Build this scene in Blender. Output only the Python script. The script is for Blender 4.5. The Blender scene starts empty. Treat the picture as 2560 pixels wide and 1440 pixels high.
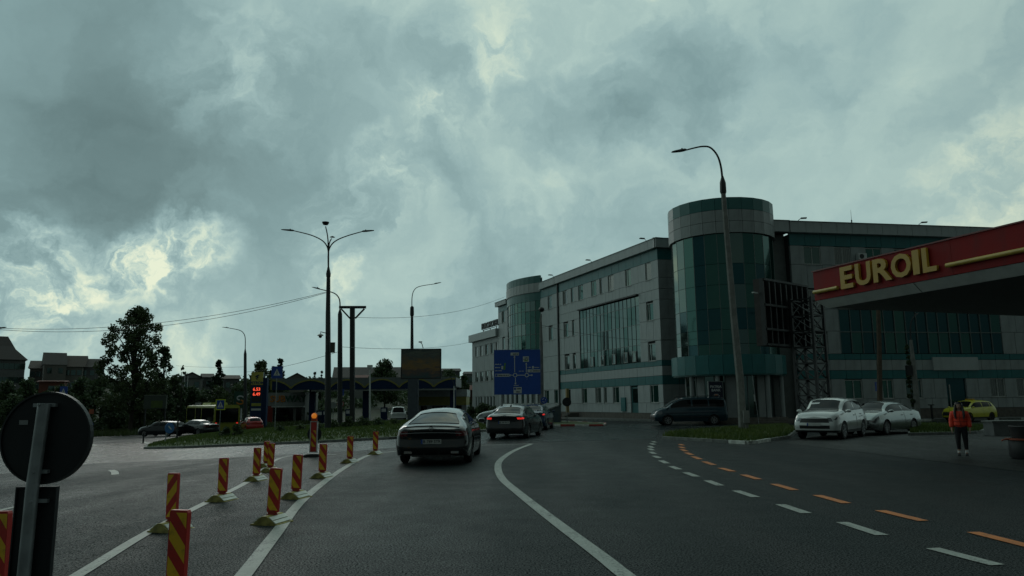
import bpy, math, random
import numpy as np
from mathutils import Vector, Matrix
R = math.radians
sc = bpy.context.scene
COL = sc.collection
random.seed(7); rng = np.random.default_rng(7)
# ------------------------------------------------------------------ camera
FPX, PITCH, ROLL, EYE = 1828.0, math.atan(288/1828.0), R(.6), 1.55
CF = Vector((0, math.cos(PITCH), math.sin(PITCH)))
_r, _u = Vector((1, 0, 0)), Vector((0, -math.sin(PITCH), math.cos(PITCH)))
CR = _r*math.cos(ROLL) - _u*math.sin(ROLL)
CU = _u*math.cos(ROLL) + _r*math.sin(ROLL)
cam_d = bpy.data.cameras.new('camera'); cam = bpy.data.objects.new('camera', cam_d); COL.objects.link(cam)
cam_d.sensor_width = 36; cam_d.lens = 36*FPX/2560; cam_d.clip_end = 4000; cam_d.clip_start = .1
cam.matrix_world = Matrix(((CR.x, CU.x, -CF.x, 0), (CR.y, CU.y, -CF.y, 0), (CR.z, CU.z, -CF.z, EYE), (0, 0, 0, 1)))
sc.camera = cam
sc.render.resolution_x, sc.render.resolution_y = 1024, 576
sc.view_settings.view_transform = 'Standard'; sc.view_settings.look = 'None'
sc.view_settings.exposure = 0; sc.view_settings.gamma = 1
SKY_K = 1.0
def ray(u, v):
    return CF + CR*((u-1280)/FPX) + CU*((720-v)/FPX)
def zt(X):                       # the ground falls gently away to the left
    return -3.2*(1-math.exp(-max(0, -X-4)*.055/3.2))
def at(u, v, Y):                 # survey point at depth Y
    d = ray(u, v); t = Y/d.y; return Vector((d.x*t, Y, EYE+d.z*t))
def G(u, v, dz=0):               # survey point on the ground
    d = ray(u, v); z = dz
    for k in range(60):
        t = (z-EYE)/d.z; x = d.x*t; z = zt(x)+dz
    return Vector((d.x*t, d.y*t, z))
# ------------------------------------------------------------------ node helper
class NT:
    def __init__(s, tree): s.t = tree; s.n = tree.nodes; s.l = tree.links; s.n.clear()
    def add(s, typ, ins=None, **kw):
        nd = s.n.new(typ)
        for k, v in kw.items(): setattr(nd, k, v)
        for k, v in (ins or {}).items():
            if isinstance(v, bpy.types.NodeSocket): s.l.new(v, nd.inputs[k])
            else: nd.inputs[k].default_value = v
        return nd
    def m(s, op, a, b=0, clamp=False):
        nd = s.n.new('ShaderNodeMath'); nd.operation = op; nd.use_clamp = clamp
        for i, v in enumerate((a, b)):
            if isinstance(v, bpy.types.NodeSocket): s.l.new(v, nd.inputs[i])
            else: nd.inputs[i].default_value = v
        return nd.outputs[0]
    def vm(s, op, a, b=None, out=0):
        nd = s.n.new('ShaderNodeVectorMath'); nd.operation = op
        for i, v in enumerate((a, b)):
            if v is None: continue
            if isinstance(v, bpy.types.NodeSocket): s.l.new(v, nd.inputs[i])
            else: nd.inputs[i].default_value = v
        return nd.outputs[out]
    def mr(s, v, a, b, c, d, smooth=True):
        nd = s.add('ShaderNodeMapRange', {0: v, 1: a, 2: b, 3: c, 4: d})
        if smooth: nd.interpolation_type = 'SMOOTHSTEP'
        return nd.outputs[0]
    def noise(s, vec, scale, detail=4, rough=.55, dist=0):
        return s.add('ShaderNodeTexNoise', {'Vector': vec, 'Scale': scale, 'Detail': detail, 'Roughness': rough, 'Distortion': dist})
    def mix(s, f, a, b):
        nd = s.n.new('ShaderNodeMix'); nd.data_type = 'RGBA'
        for i, v in ((0, f), (6, a), (7, b)):
            if isinstance(v, bpy.types.NodeSocket): s.l.new(v, nd.inputs[i])
            else: nd.inputs[i].default_value = v
        return nd.outputs[2]
    def ramp(s, f, pts):
        nd = s.n.new('ShaderNodeValToRGB'); s.l.new(f, nd.inputs[0]); e = nd.color_ramp.elements
        while len(e) < len(pts): e.new(.5)
        for q, (p, c) in zip(e, pts): q.position = p; q.color = (*c, 1)
        return nd.outputs[0]
# ------------------------------------------------------------------ sky
SUN_AZ, SUN_EL = R(-24), R(24)          # azimuth from +Y (negative = left), behind the clouds
world = bpy.data.worlds.new('World'); sc.world = world; world.use_nodes = True
w = NT(world.node_tree)
d0 = w.add('ShaderNodeTexCoord').outputs['Generated']
wa = w.noise(d0, 3.2, 7, .6).outputs['Color']
wb = w.noise(d0, 11, 5, .6).outputs['Color']
off = w.vm('ADD', w.vm('MULTIPLY', w.vm('SUBTRACT', wa, (.5, .5, .5)), (.24, .24, .24)),
           w.vm('MULTIPLY', w.vm('SUBTRACT', wb, (.5, .5, .5)), (.08, .08, .08)))
dw = w.vm('NORMALIZE', w.vm('ADD', d0, off))
blobs = [(120, 110, 17, -.40), (520, 330, 11, -.12), (30, 420, 9, -.08), (1000, 270, 6, -.09), (900, 100, 6, -.05), (1000, 120, 4, -.05),
         (1780, 60, 4, -.22), (2060, 80, 3.5, -.18), (1640, 210, 4.5, -.24), (1500, 270, 3.5, -.20), (1370, 320, 2.6, -.20), (620, 480, 9, -.10),
         (2350, 330, 16, -.10), (1150, 150, 2.6, -.16), (300, 560, 7, -.06), (1130, 400, 3, -.08),
         (650, 150, 6, .10), (560, 250, 4, .06), (1130, 10, 5, .03), (1400, 100, 14, .05), (1240, 190, 3.5, .12), (1090, 335, 2.6, .15), (960, 440, 3, .20),
         (840, 500, 2.6, .20), (430, 640, 3.8, .36), (330, 690, 3.4, .30), (60, 690, 4.2, .38), (550, 640, 2.6, .20), (870, 555, 2.4, .22), (150, 640, 4, .12), (870, 690, 2.2, .24),
         (500, 850, 3.5, .15), (150, 870, 4, .15), (2540, 470, 5, .20), (1420, 520, 14, -.10), (1060, 620, 7, -.10), (1250, 780, 7, -.06), (1200, 860, 12, .04)]
L = w.m('ADD', .69, 0); Bs = w.m('ADD', 0, 0)
for (u, v, r, a) in blobs:
    c = ray(u, v).normalized()
    dt = w.vm('DOT_PRODUCT', dw, tuple(c), out=1)
    if a > 0: Bs = w.m('ADD', Bs, w.mr(dt, math.cos(R(r*1.25)), math.cos(R(r*.1)), 0, a))
    else: L = w.m('ADD', L, w.mr(dt, math.cos(R(r*1.5)), math.cos(R(r*.2)), 0, a*.60))
sx = w.add('ShaderNodeSeparateXYZ', {0: d0})
k = w.m('ADD', w.m('MAXIMUM', sx.outputs[2], 0), .22)
cp = w.add('ShaderNodeCombineXYZ', {0: w.m('DIVIDE', sx.outputs[0], k), 1: w.m('DIVIDE', sx.outputs[1], k), 2: sx.outputs[2]}).outputs[0]
na = w.noise(cp, 1.1, 9, .62, .35).outputs[0]
nb = w.noise(dw, 9, 9, .62, .2).outputs[0]
nc = w.noise(dw, 26, 6, .6, .1).outputs[0]
L = w.m('ADD', L, w.m('MULTIPLY', w.m('SUBTRACT', na, .5), .20))
n2 = w.noise(dw, 4.2, 9, .55, .15).outputs[0]; n3 = w.noise(dw, 1.9, 8, .55).outputs[0]
L = w.m('ADD', L, w.m('SUBTRACT', w.mr(n2, .46, .55, 0, .075), .0375)); L = w.m('ADD', L, w.m('SUBTRACT', w.mr(n3, .46, .53, 0, .06), .03))
wisp = w.m('ADD', w.mr(nb, .42, .62, .25, 1.2), w.mr(nc, .45, .65, -.10, .2))
L = w.m('ADD', L, w.m('MULTIPLY', Bs, wisp))
hi = w.mr(L, .40, .60, .55, 1.0)
L = w.m('ADD', L, w.m('MULTIPLY', w.m('MULTIPLY', w.m('SUBTRACT', nb, .5), .24), hi))
L = w.m('ADD', L, w.m('MULTIPLY', w.m('MULTIPLY', w.m('SUBTRACT', nc, .5), .09), hi))
skyc = w.ramp(L, [(0, (.080, .130, .138)), (.2, (.120, .195, .200)), (.42, (.218, .338, .345)), (.58, (.308, .450, .448)),
                  (.72, (.415, .565, .530)), (.86, (.60, .72, .60)), (1.0, (.80, .86, .66))])
back = w.mr(sx.outputs[1], -.45, .35, .20, 1)
low = w.mr(sx.outputs[2], -.03, .01, .12, 1)
side = w.mr(sx.outputs[0], .35, 1.0, 1, .62)
fac = w.m('MULTIPLY', w.m('MULTIPLY', w.m('MULTIPLY', back, low), side), SKY_K)
nish = w.add('ShaderNodeTexSky', sky_type='NISHITA', sun_disc=False, sun_elevation=SUN_EL, sun_rotation=SUN_AZ)
bg1 = w.add('ShaderNodeBackground', {'Color': skyc, 'Strength': fac})
bg2 = w.add('ShaderNodeBackground', {'Color': nish.outputs[0], 'Strength': .05})
mx = w.add('ShaderNodeMixShader', {0: .008, 1: bg1.outputs[0], 2: bg2.outputs[0]})
w.add('ShaderNodeOutputWorld', {0: mx.outputs[0]})
sun_d = bpy.data.lights.new('sun', 'SUN'); sun_d.energy = .22; sun_d.angle = R(20); sun_d.color = (1, .98, .90)
sun = bpy.data.objects.new('sun', sun_d); COL.objects.link(sun)
sdir = Vector((math.sin(SUN_AZ)*math.cos(SUN_EL), math.cos(SUN_AZ)*math.cos(SUN_EL), math.sin(SUN_EL)))
sun.rotation_euler = sdir.to_track_quat('Z', 'Y').to_euler()
# ------------------------------------------------------------------ materials
MT = {}
def M(name, col, rough=.6, metal=0, var=.15, scale=2.5, bump=0, bscale=40, rvar=.1, spec=.5, coat=0, emit=None, es=0, dirt=0):
    if name in MT: return MT[name]
    mt = bpy.data.materials.new(name); mt.use_nodes = True; n = NT(mt.node_tree)
    tc = n.add('ShaderNodeTexCoord').outputs['Object']
    nz = n.noise(tc, scale, 6, .6).outputs[0]
    k = n.mr(nz, .3, .7, 1-var, 1+var)
    c = n.vm('SCALE', tuple(col)); n.l.new(k, c.node.inputs['Scale'])
    if dirt:
        nz2 = n.noise(n.vm('MULTIPLY', tc, (1.6, 1.6, .25)), 1.4, 6, .65).outputs[0]
        c = n.mix(n.mr(nz2, .48, .75, 0, dirt), c, (.03, .033, .03, 1))
    p = n.add('ShaderNodeBsdfPrincipled', {'Base Color': c, 'Metallic': metal, 'Specular IOR Level': spec, 'Coat Weight': coat, 'Coat Roughness': .06})
    n.l.new(n.mr(nz, .3, .7, max(.02, rough-rvar*rough), min(1, rough+rvar*rough)), p.inputs['Roughness'])
    if bump:
        bz = n.noise(tc, bscale, 4, .6).outputs[0]
        b = n.add('ShaderNodeBump', {'Strength': bump, 'Distance': .02, 'Height': bz}); n.l.new(b.outputs[0], p.inputs['Normal'])
    if emit: p.inputs['Emission Color'].default_value = (*emit, 1); p.inputs['Emission Strength'].default_value = es
    n.add('ShaderNodeOutputMaterial', {0: p.outputs[0]})
    MT[name] = mt; return mt
def asphalt(name, col, rlo, rhi, bump, gs=70, spk=.5):
    mt = bpy.data.materials.new(name); mt.use_nodes = True; n = NT(mt.node_tree)
    g = n.add('ShaderNodeNewGeometry').outputs['Position']
    big = n.noise(n.vm('MULTIPLY', g, (.5, .16, 1)), .5, 6, .6, .3).outputs[0]
    mid = n.noise(g, 1.7, 5, .6).outputs[0]
    vor = n.add('ShaderNodeTexVoronoi', {'Vector': g, 'Scale': gs}).outputs['Distance']
    fine = n.noise(g, gs*.55, 3, .7).outputs[0]
    grit = n.noise(g, 48, 4, .75).outputs[0]
    k = n.m('MULTIPLY', n.m('MULTIPLY', n.mr(big, .3, .7, .75, 1.2), n.mr(fine, .3, .7, .6, 1.5)), n.mr(grit, .36, .66, .5, 1.7))
    sp3 = n.add('ShaderNodeSeparateXYZ', {0: n.vm('ADD', g, n.vm('MULTIPLY', n.noise(g, .12, 2).outputs['Color'], (2.2, 0, 0)))})
    trk = n.m('SINE', n.m('MULTIPLY', sp3.outputs[0], 3.55)); k = n.m('MULTIPLY', k, n.mr(trk, -.2, .9, 1.12, .80))
    c = n.vm('SCALE', tuple(col)); n.l.new(k, c.node.inputs['Scale'])
    # cracks and sealed joints
    cr = n.add('ShaderNodeTexVoronoi', {'Vector': n.vm('ADD', g, n.vm('MULTIPLY', n.noise(g, 1.2, 4).outputs['Color'], (1.2, 1.2, 0))), 'Scale': .16}, feature='DISTANCE_TO_EDGE').outputs['Distance']
    c = n.mix(n.m('MULTIPLY', n.mr(cr, 0, .012, .55, 0), n.mr(mid, .45, .6, 0, 1)), c, (.008, .009, .009, 1))
    p = n.add('ShaderNodeBsdfPrincipled', {'Base Color': c})
    rr = n.m('ADD', n.mr(big, .35, .65, rlo, rhi), n.m('MULTIPLY', n.m('SUBTRACT', mid, .5), .25))
    n.l.new(rr, p.inputs['Roughness']); n.l.new(n.m('MULTIPLY', n.mr(grit, .43, .60, 0, spk), n.m('MULTIPLY', n.mr(big, .35, .65, 1.15, .7), n.mr(trk, -.2, .9, .82, 1.2))), p.inputs['Specular IOR Level'])
    hgt = n.m('ADD', n.m('MULTIPLY', vor, .3), n.m('MULTIPLY', grit, 1.6))
    b = n.add('ShaderNodeBump', {'Strength': bump, 'Distance': .012, 'Height': hgt}); n.l.new(b.outputs[0], p.inputs['Normal'])
    n.add('ShaderNodeOutputMaterial', {0: p.outputs[0]})
    MT[name] = mt; return mt
def leafmat(name, c1, c2, rough=.55):
    mt = bpy.data.materials.new(name); mt.use_nodes = True; n = NT(mt.node_tree)
    g = n.add('ShaderNodeNewGeometry').outputs['Position']
    a = n.noise(g, 1.1, 5, .6).outputs[0]; b = n.noise(g, 9, 2, .6).outputs[0]
    c = n.mix(n.mr(n.m('ADD', n.m('MULTIPLY', a, .6), n.m('MULTIPLY', b, .4)), .38, .62, 0, 1), (*c1, 1), (*c2, 1))
    p = n.add('ShaderNodeBsdfPrincipled', {'Base Color': c, 'Roughness': rough, 'Specular IOR Level': .3})
    tr = n.add('ShaderNodeBsdfTranslucent', {'Color': c})
    mxs = n.add('ShaderNodeMixShader', {0: .25, 1: p.outputs[0], 2: tr.outputs[0]})
    n.add('ShaderNodeOutputMaterial', {0: mxs.outputs[0]}); MT[name] = mt; return mt
def stripes(name, sgn, cx=.5, cz=.5, off=0):
    mt = bpy.data.materials.new(name); mt.use_nodes = True; n = NT(mt.node_tree)
    o = n.add('ShaderNodeTexCoord').outputs['Object']; s = n.add('ShaderNodeSeparateXYZ', {0: o})
    q = n.m('ADD', n.m('MULTIPLY', s.outputs[2], 1/.27), n.m('MULTIPLY', s.outputs[0], sgn*1/.22))
    q = n.m('FRACT', n.m('ADD', q, 10+off)); f = n.m('GREATER_THAN', q, .48)
    edge = n.m('GREATER_THAN', n.m('ABSOLUTE', s.outputs[0]), .077)
    nz = n.noise(o, 14, 5, .6).outputs[0]
    f = n.m('MULTIPLY', f, n.m('SUBTRACT', 1, edge))
    f = n.m('MULTIPLY', f, n.m('LESS_THAN', s.outputs[2], .70)); f = n.m('MULTIPLY', f, n.m('GREATER_THAN', s.outputs[2], .17))
    c = n.mix(f, (.50, .030, .022, 1), (.78, .46, .02, 1))
    c = n.mix(n.mr(nz, .5, .8, 0, .5), c, (.07, .05, .03, 1))
    p = n.add('ShaderNodeBsdfPrincipled', {'Base Color': c, 'Roughness': .42})
    n.add('ShaderNodeOutputMaterial', {0: p.outputs[0]}); MT[name] = mt; return mt
asph = asphalt('asphalt_wet', (.018, .023, .024), .36, .50, 1.0, spk=.38)
asph2 = asphalt('asphalt_ring', (.021, .027, .028), .20, .34, .55, spk=.40)
asph3 = asphalt('asphalt_yard', (.028, .031, .030), .36, .52, .6)
soil = M('verge_soil', (.030, .040, .018), .9, var=.5, scale=.5, bump=.4, bscale=6)
pathm = M('path_gravel', (.11, .105, .09), .85, var=.35, scale=1.5)
pave = M('paving', (.10, .105, .10), .6, var=.25, scale=1.5)
kerbm = M('kerb_concrete', (.15, .16, .15), .7, var=.35, scale=4)
kwhite = M('kerb_white', (.62, .63, .58), .7, var=.25, scale=5, dirt=.5)
kred = M('kerb_red', (.33, .035, .03), .7, var=.3, scale=5)
def linemat(name, col, wear):
    mt = bpy.data.materials.new(name); mt.use_nodes = True; n = NT(mt.node_tree); g = n.add('ShaderNodeNewGeometry').outputs['Position']
    a = n.noise(g, 1.3, 6, .65).outputs[0]; b = n.noise(g, 38, 4, .75).outputs[0]; d = n.noise(n.vm('MULTIPLY', g, (4, .7, 1)), 2.5, 5, .6).outputs[0]
    f = n.mr(n.m('ADD', n.m('ADD', n.m('MULTIPLY', b, .45), n.m('MULTIPLY', a, .35)), n.m('MULTIPLY', d, .2)), .50-wear*.02, .62, 0, wear)
    c = n.vm('SCALE', tuple(col)); n.l.new(n.mr(a, .3, .7, .75, 1.15), c.node.inputs['Scale'])
    c = n.mix(f, c, (.022, .026, .026, 1)); bp_ = n.add('ShaderNodeBump', {'Strength': .7, 'Distance': .01, 'Height': b})
    p = n.add('ShaderNodeBsdfPrincipled', {'Base Color': c, 'Roughness': .5, 'Specular IOR Level': .35, 'Normal': bp_.outputs[0]}); n.add('ShaderNodeOutputMaterial', {0: p.outputs[0]}); MT[name] = mt; return mt
linew = linemat('line_white', (.40, .42, .38), .92); lineo = linemat('line_orange', (.66, .20, .04), .75)
grassm = leafmat('grass_blades', (.045, .085, .018), (.11, .15, .035))
grassg = M('grass_ground', (.045, .075, .020), .9, var=.45, scale=1.2)
leafA = leafmat('leaf_dark', (.040, .068, .036), (.085, .125, .052))
leafB = leafmat('leaf_mid', (.045, .072, .032), (.095, .13, .050))
leafC = leafmat('leaf_conifer', (.014, .032, .018), (.034, .060, .026))
bark = M('bark', (.045, .038, .030), .9, var=.35, scale=8, bump=.5)
steel = M('galvanised_steel', (.30, .32, .33), .45, .6, var=.2, scale=5)
polem = M('pole_concrete', (.20, .205, .19), .8, var=.25, scale=3, dirt=.35)
dsteel = M('dark_steel', (.035, .038, .040), .5, .3)
rust = M('billboard_steel', (.040, .034, .032), .6, .3, var=.4)
blackp = M('black_plastic', (.014, .015, .016), .45)
rubber = M('tyre_rubber', (.012, .012, .013), .75)
alloy = M('alloy_rim', (.34, .35, .36), .35, .75)
alloyd = M('dark_rim', (.06, .062, .065), .35, .7)
glassd = M('car_glass', (.004, .006, .007), .05, spec=.22, var=.05)
wallg = M('cladding_grey', (.40, .435, .435), .45, var=.09, scale=.6, dirt=.16)
wallg2 = M('cladding_grey_dark', (.31, .34, .34), .5, var=.12, scale=.8, dirt=.25)  # darker copy of cladding_grey, shade of camera-facing walls put in colour; also extension
teal = M('cladding_teal', (.018, .150, .155), .38, var=.12, scale=.8, dirt=.12)
teald = M('cladding_rim', (.030, .150, .145), .38, var=.12, scale=.8)
backing = M('wall_backing', (.05, .055, .055), .8)
mull = M('mullion_metal', (.16, .19, .185), .4, .4)
pvc = M('window_frame_white', (.40, .42, .40), .45)
pane = M('pane_glass', (.010, .020, .020), .05, spec=.8, var=.2, scale=.4)
paneg = M('pane_green', (.008, .042, .036), .05, spec=.9, var=.2, scale=.3)
paneb = M('pane_blue', (.005, .032, .040), .07, spec=.7, var=.2, scale=.3)
for m_, i_, tn in ((pane, 2.1, (.40, .58, .55)), (paneg, 1.95, (.20, .42, .38)), (paneb, 1.85, (.16, .38, .41))):
    q_ = m_.node_tree.nodes['Principled BSDF']; q_.inputs['IOR'].default_value = i_; q_.inputs['Specular Tint'].default_value = (*tn, 1)
panec = bpy.data.materials.new('pane_curtained'); panec.use_nodes = True; n = NT(panec.node_tree); o_ = n.add('ShaderNodeTexCoord').outputs['Object']; s_ = n.add('ShaderNodeSeparateXYZ', {0: o_})
wv_ = n.m('SINE', n.m('ADD', n.m('MULTIPLY', s_.outputs[0], 42), n.m('MULTIPLY', n.noise(o_, 3, 3).outputs[0], 6)))
p_ = n.add('ShaderNodeBsdfPrincipled', {'Base Color': n.mix(n.mr(wv_, -1, 1, 0, 1), (.03, .045, .042, 1), (.12, .15, .14, 1)), 'Roughness': .08, 'IOR': 1.9}); n.add('ShaderNodeOutputMaterial', {0: p_.outputs[0]})
plinth = M('plinth_stone', (.11, .10, .085), .8, var=.3, scale=4, bump=.3)
redf = M('fascia_red', (.24, .010, .010), .6, var=.12, scale=1.2, dirt=.3, spec=.2)
yel = M('sign_yellow', (.46, .27, .025), .4, var=.08)
whitep = M('white_paint', (.60, .62, .60), .5, var=.08, dirt=.12)
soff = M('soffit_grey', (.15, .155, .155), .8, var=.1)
blue = M('sign_blue', (.010, .060, .34), .4, var=.1)
signw = M('sign_white', (.62, .64, .64), .45, var=.05)
signback = M('sign_back', (.010, .013, .016), .6, var=.3, scale=6)
# ------------------------------------------------------------------ mesh helpers
class MB:
    def __init__(s): s.v = []; s.f = []
    def add(s, vs, fs):
        n = len(s.v); s.v += [tuple(p) for p in vs]; s.f += [tuple(i+n for i in f) for f in fs]; return s
    def box(s, x0, x1, y0, y1, z0, z1, rz=0, piv=None):
        vs = [Vector((x, y, z)) for z in (z0, z1) for x, y in ((x0, y0), (x1, y0), (x1, y1), (x0, y1))]
        if rz:
            c = Vector(piv) if piv else Vector(((x0+x1)/2, (y0+y1)/2, 0)); m = Matrix.Rotation(rz, 3, 'Z'); vs = [m @ (p-c)+c for p in vs]
        return s.add(vs, [(3, 2, 1, 0), (4, 5, 6, 7), (0, 1, 5, 4), (1, 2, 6, 5), (2, 3, 7, 6), (3, 0, 4, 7)])
    def bar(s, a, b, w, h=None):
        a, b = Vector(a), Vector(b); h = h or w; d = (b-a).normalized()
        up = Vector((0, 0, 1)) if abs(d.z) < .95 else Vector((0, 1, 0)); sx = d.cross(up).normalized(); sy = sx.cross(d)
        vs = [p+sx*i*w/2+sy*j*h/2 for p in (a, b) for i, j in ((-1, -1), (1, -1), (1, 1), (-1, 1))]
        return s.add(vs, [(3, 2, 1, 0), (4, 5, 6, 7), (0, 1, 5, 4), (1, 2, 6, 5), (2, 3, 7, 6), (3, 0, 4, 7)])
    def tube(s, pts, rs, n=8, cap=True):
        pts = [Vector(p) for p in pts]
        if not isinstance(rs, (list, tuple)): rs = [rs]*len(pts)
        vs = []; ref = None
        for i, p in enumerate(pts):
            d = (pts[min(i+1, len(pts)-1)]-pts[max(i-1, 0)]).normalized()
            if ref is None: ref = Vector((1, 0, 0)) if abs(d.x) < .9 else Vector((0, 1, 0))
            a = (ref - d*ref.dot(d)).normalized(); b = d.cross(a); ref = a
            for k in range(n):
                t = 2*math.pi*k/n; vs.append(p+(a*math.cos(t)+b*math.sin(t))*rs[i])
        fs = [(i*n+k, i*n+(k+1) % n, (i+1)*n+(k+1) % n, (i+1)*n+k) for i in range(len(pts)-1) for k in range(n)]
        if cap: fs += [tuple(reversed(range(n))), tuple(range((len(pts)-1)*n, len(pts)*n))]
        return s.add(vs, fs)
    def lathe(s, prof, n=24, axis='Z', c=(0, 0, 0), cap=True):
        vs = []
        for r, z in prof:
            for k in range(n):
                t = 2*math.pi*k/n; x, y = r*math.cos(t), r*math.sin(t)
                p = (x, y, z) if axis == 'Z' else (x, z, y)
                vs.append((p[0]+c[0], p[1]+c[1], p[2]+c[2]))
        m = len(prof)
        fs = [(i*n+k, i*n+(k+1) % n, (i+1)*n+(k+1) % n, (i+1)*n+k) for i in range(m-1) for k in range(n)]
        if cap: fs += [tuple(reversed(range(n))), tuple(range((m-1)*n, m*n))]
        return s.add(vs, fs)
    def prism(s, poly, axis, a, b):     # poly in the two other axes
        def P(p, q):
            return {'Y': (p[0], q, p[1]), 'X': (q, p[0], p[1]), 'Z': (p[0], p[1], q)}[axis]
        n = len(poly); vs = [P(p, a) for p in poly]+[P(p, b) for p in poly]
        return s.add(vs, [tuple(range(n)), tuple(reversed(range(n, 2*n)))]+[(i, i+n, (i+1) % n+n, (i+1) % n) for i in range(n)])
    def mesh(s, name, mt, smooth=None):
        me = bpy.data.meshes.new(name); me.from_pydata(s.v, [], s.f); fix(me)
        if mt: me.materials.append(mt)
        if smooth:
            me.polygons.foreach_set('use_smooth', [True]*len(me.polygons)); me.set_sharp_from_angle(angle=R(smooth))
        me.update(); return me
import bmesh
def fix(me):
    bm = bmesh.new(); bm.from_mesh(me); bmesh.ops.recalc_face_normals(bm, faces=bm.faces); bm.to_mesh(me); bm.free()
WL = {}
def add(name, me, parent=None, loc=(0, 0, 0), rz=0, world=False, rot=None):
    o = bpy.data.objects.new(name, me); COL.objects.link(o)
    loc = Vector(loc)
    if parent is not None:
        o.parent = parent
        if world: loc = loc - WL.get(parent.name, Vector((0, 0, 0)))
    o.location = loc; o.rotation_euler = rot if rot else (0, 0, rz)
    WL[o.name] = loc + (WL.get(parent.name, Vector((0, 0, 0))) if parent is not None else Vector((0, 0, 0)))
    return o
def part(name, mb, mt, parent, world=False, smooth=None, loc=(0, 0, 0), rz=0):
    me = mb.mesh(name, mt, smooth)
    if world:
        me.transform(Matrix.Translation(-WL.get(parent.name, Vector((0, 0, 0)))))
    return add(name, me, parent, loc, rz)
def tag(o, label=None, cat=None, group=None, kind=None):
    if label: o['label'] = label
    if cat: o['category'] = cat
    if group: o['group'] = group
    if kind: o['kind'] = kind
    return o
def thing(name, label, cat, loc=(0, 0, 0), rz=0, group=None):
    o = add(name, None, None, loc, rz); o.empty_display_size = .3
    return tag(o, label, cat, group)
def struct(name, me, kind='structure', label=None, parent=None):
    o = add(name, me, parent)
    if parent is None: o['kind'] = kind
    if label: o['label'] = label
    return o
def npmesh(name, V, F, mt, smooth=False):
    V = np.asarray(V, dtype=np.float32); F = np.asarray(F, dtype=np.int32); k = F.shape[1]
    me = bpy.data.meshes.new(name); me.vertices.add(len(V)); me.vertices.foreach_set('co', V.ravel())
    me.loops.add(F.size); me.loops.foreach_set('vertex_index', F.ravel()); me.polygons.add(len(F))
    me.polygons.foreach_set('loop_start', np.arange(len(F), dtype=np.int32)*k); me.polygons.foreach_set('loop_total', np.full(len(F), k, dtype=np.int32))
    me.update(calc_edges=True); me.materials.append(mt); return me
def text(s, size, depth, mt, bold=0, align='CENTER'):
    c = bpy.data.curves.new('lettering', 'FONT'); c.body = s; c.size = size; c.extrude = depth; c.offset = bold; c.align_x = align; c.align_y = 'CENTER'; c.resolution_u = 3
    o = bpy.data.objects.new('lettering', c); COL.objects.link(o)
    dg = bpy.context.evaluated_depsgraph_get(); me = bpy.data.meshes.new_from_object(o.evaluated_get(dg))
    bpy.data.objects.remove(o); bpy.data.curves.remove(c); me.materials.clear(); me.materials.append(mt)
    me.transform(Matrix.Rotation(R(90), 4, 'X')); return me
def lerp(a, b, t): return a+(b-a)*t
def curve(pts, x):
    if x <= pts[0][0]: return pts[0][1]
    if x >= pts[-1][0]: return pts[-1][1]
    n = len(pts)
    for i in range(n-1):
        if pts[i][0] <= x <= pts[i+1][0]: break
    h = [pts[k+1][0]-pts[k][0] for k in range(n-1)]; dl = [(pts[k+1][1]-pts[k][1])/h[k] for k in range(n-1)]
    def tg(k):
        if k == 0: return dl[0]
        if k == n-1: return dl[-1]
        return 0 if dl[k-1]*dl[k] <= 0 else 2*dl[k-1]*dl[k]/(dl[k-1]+dl[k])
    t = (x-pts[i][0])/h[i]; a, b = pts[i][1], pts[i+1][1]
    return (2*t**3-3*t*t+1)*a+(t**3-2*t*t+t)*h[i]*tg(i)+(-2*t**3+3*t*t)*b+(t**3-t*t)*h[i]*tg(i+1)
def sheet(name, poly, dz, mt, parent=None, cut=3.0):
    bm = bmesh.new(); vs = [bm.verts.new((p[0], p[1], 0)) for p in poly]; bm.faces.new(vs)
    bmesh.ops.triangulate(bm, faces=bm.faces[:], ngon_method='BEAUTY')
    x = -4.0; xm = min(p[0] for p in poly)
    while x > xm and x > -320:
        g = bm.verts[:]+bm.edges[:]+bm.faces[:]
        bmesh.ops.bisect_plane(bm, geom=g, plane_co=(x, 0, 0), plane_no=(1, 0, 0)); x -= cut if x > -60 else cut*6
    for v in bm.verts: v.co.z = zt(v.co.x)+dz
    bm.normal_update()
    for f in [f for f in bm.faces if f.calc_area() < 1e-5]: bm.faces.remove(f)
    dn = [f for f in bm.faces if f.normal.z < 0]
    if dn: bmesh.ops.reverse_faces(bm, faces=dn)
    bm.normal_update()
    me = bpy.data.meshes.new(name); bm.to_mesh(me); bm.free(); me.materials.append(mt)
    return struct(name, me, parent=parent)
# ------------------------------------------------------------------ ground
def P2(lst): return [tuple(G(u, v)[:2]) for u, v in lst]
sheet('ground', [(-1500, -200), (1500, -200), (1500, 2500), (-1500, 2500)], -.03, soil)
road = sheet('road', [(-150, -40), (90, -40), (90, 66), (20, 66), (14, 100), (2, 130), (-52, 130), (-46, 96), (-52, 82), (-75, 76), (-150, 74)], 0, asph)
ring = sheet('roundabout_lane', P2([(-300, 1215), (60, 1180), (230, 1160), (500, 1148), (900, 1127), (1200, 1111), (1330, 1106), (1640, 1097)])+[(8, 41), (14, 47), (10, 52), (2, 52), (-4, 50), (-40, 60), (-61, 61), (-60, 40)], .004, asph2)
yard = sheet('forecourt', P2([(1960, 1108), (2560, 1180)])+[(34, 10), (40, 39), (17, 39)], .008, asph3)
sheet('path', P2([(232, 1090), (372, 1084), (330, 1062), (300, 1047), (268, 1043), (235, 1045), (228, 1060)]), .008, pathm)
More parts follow.
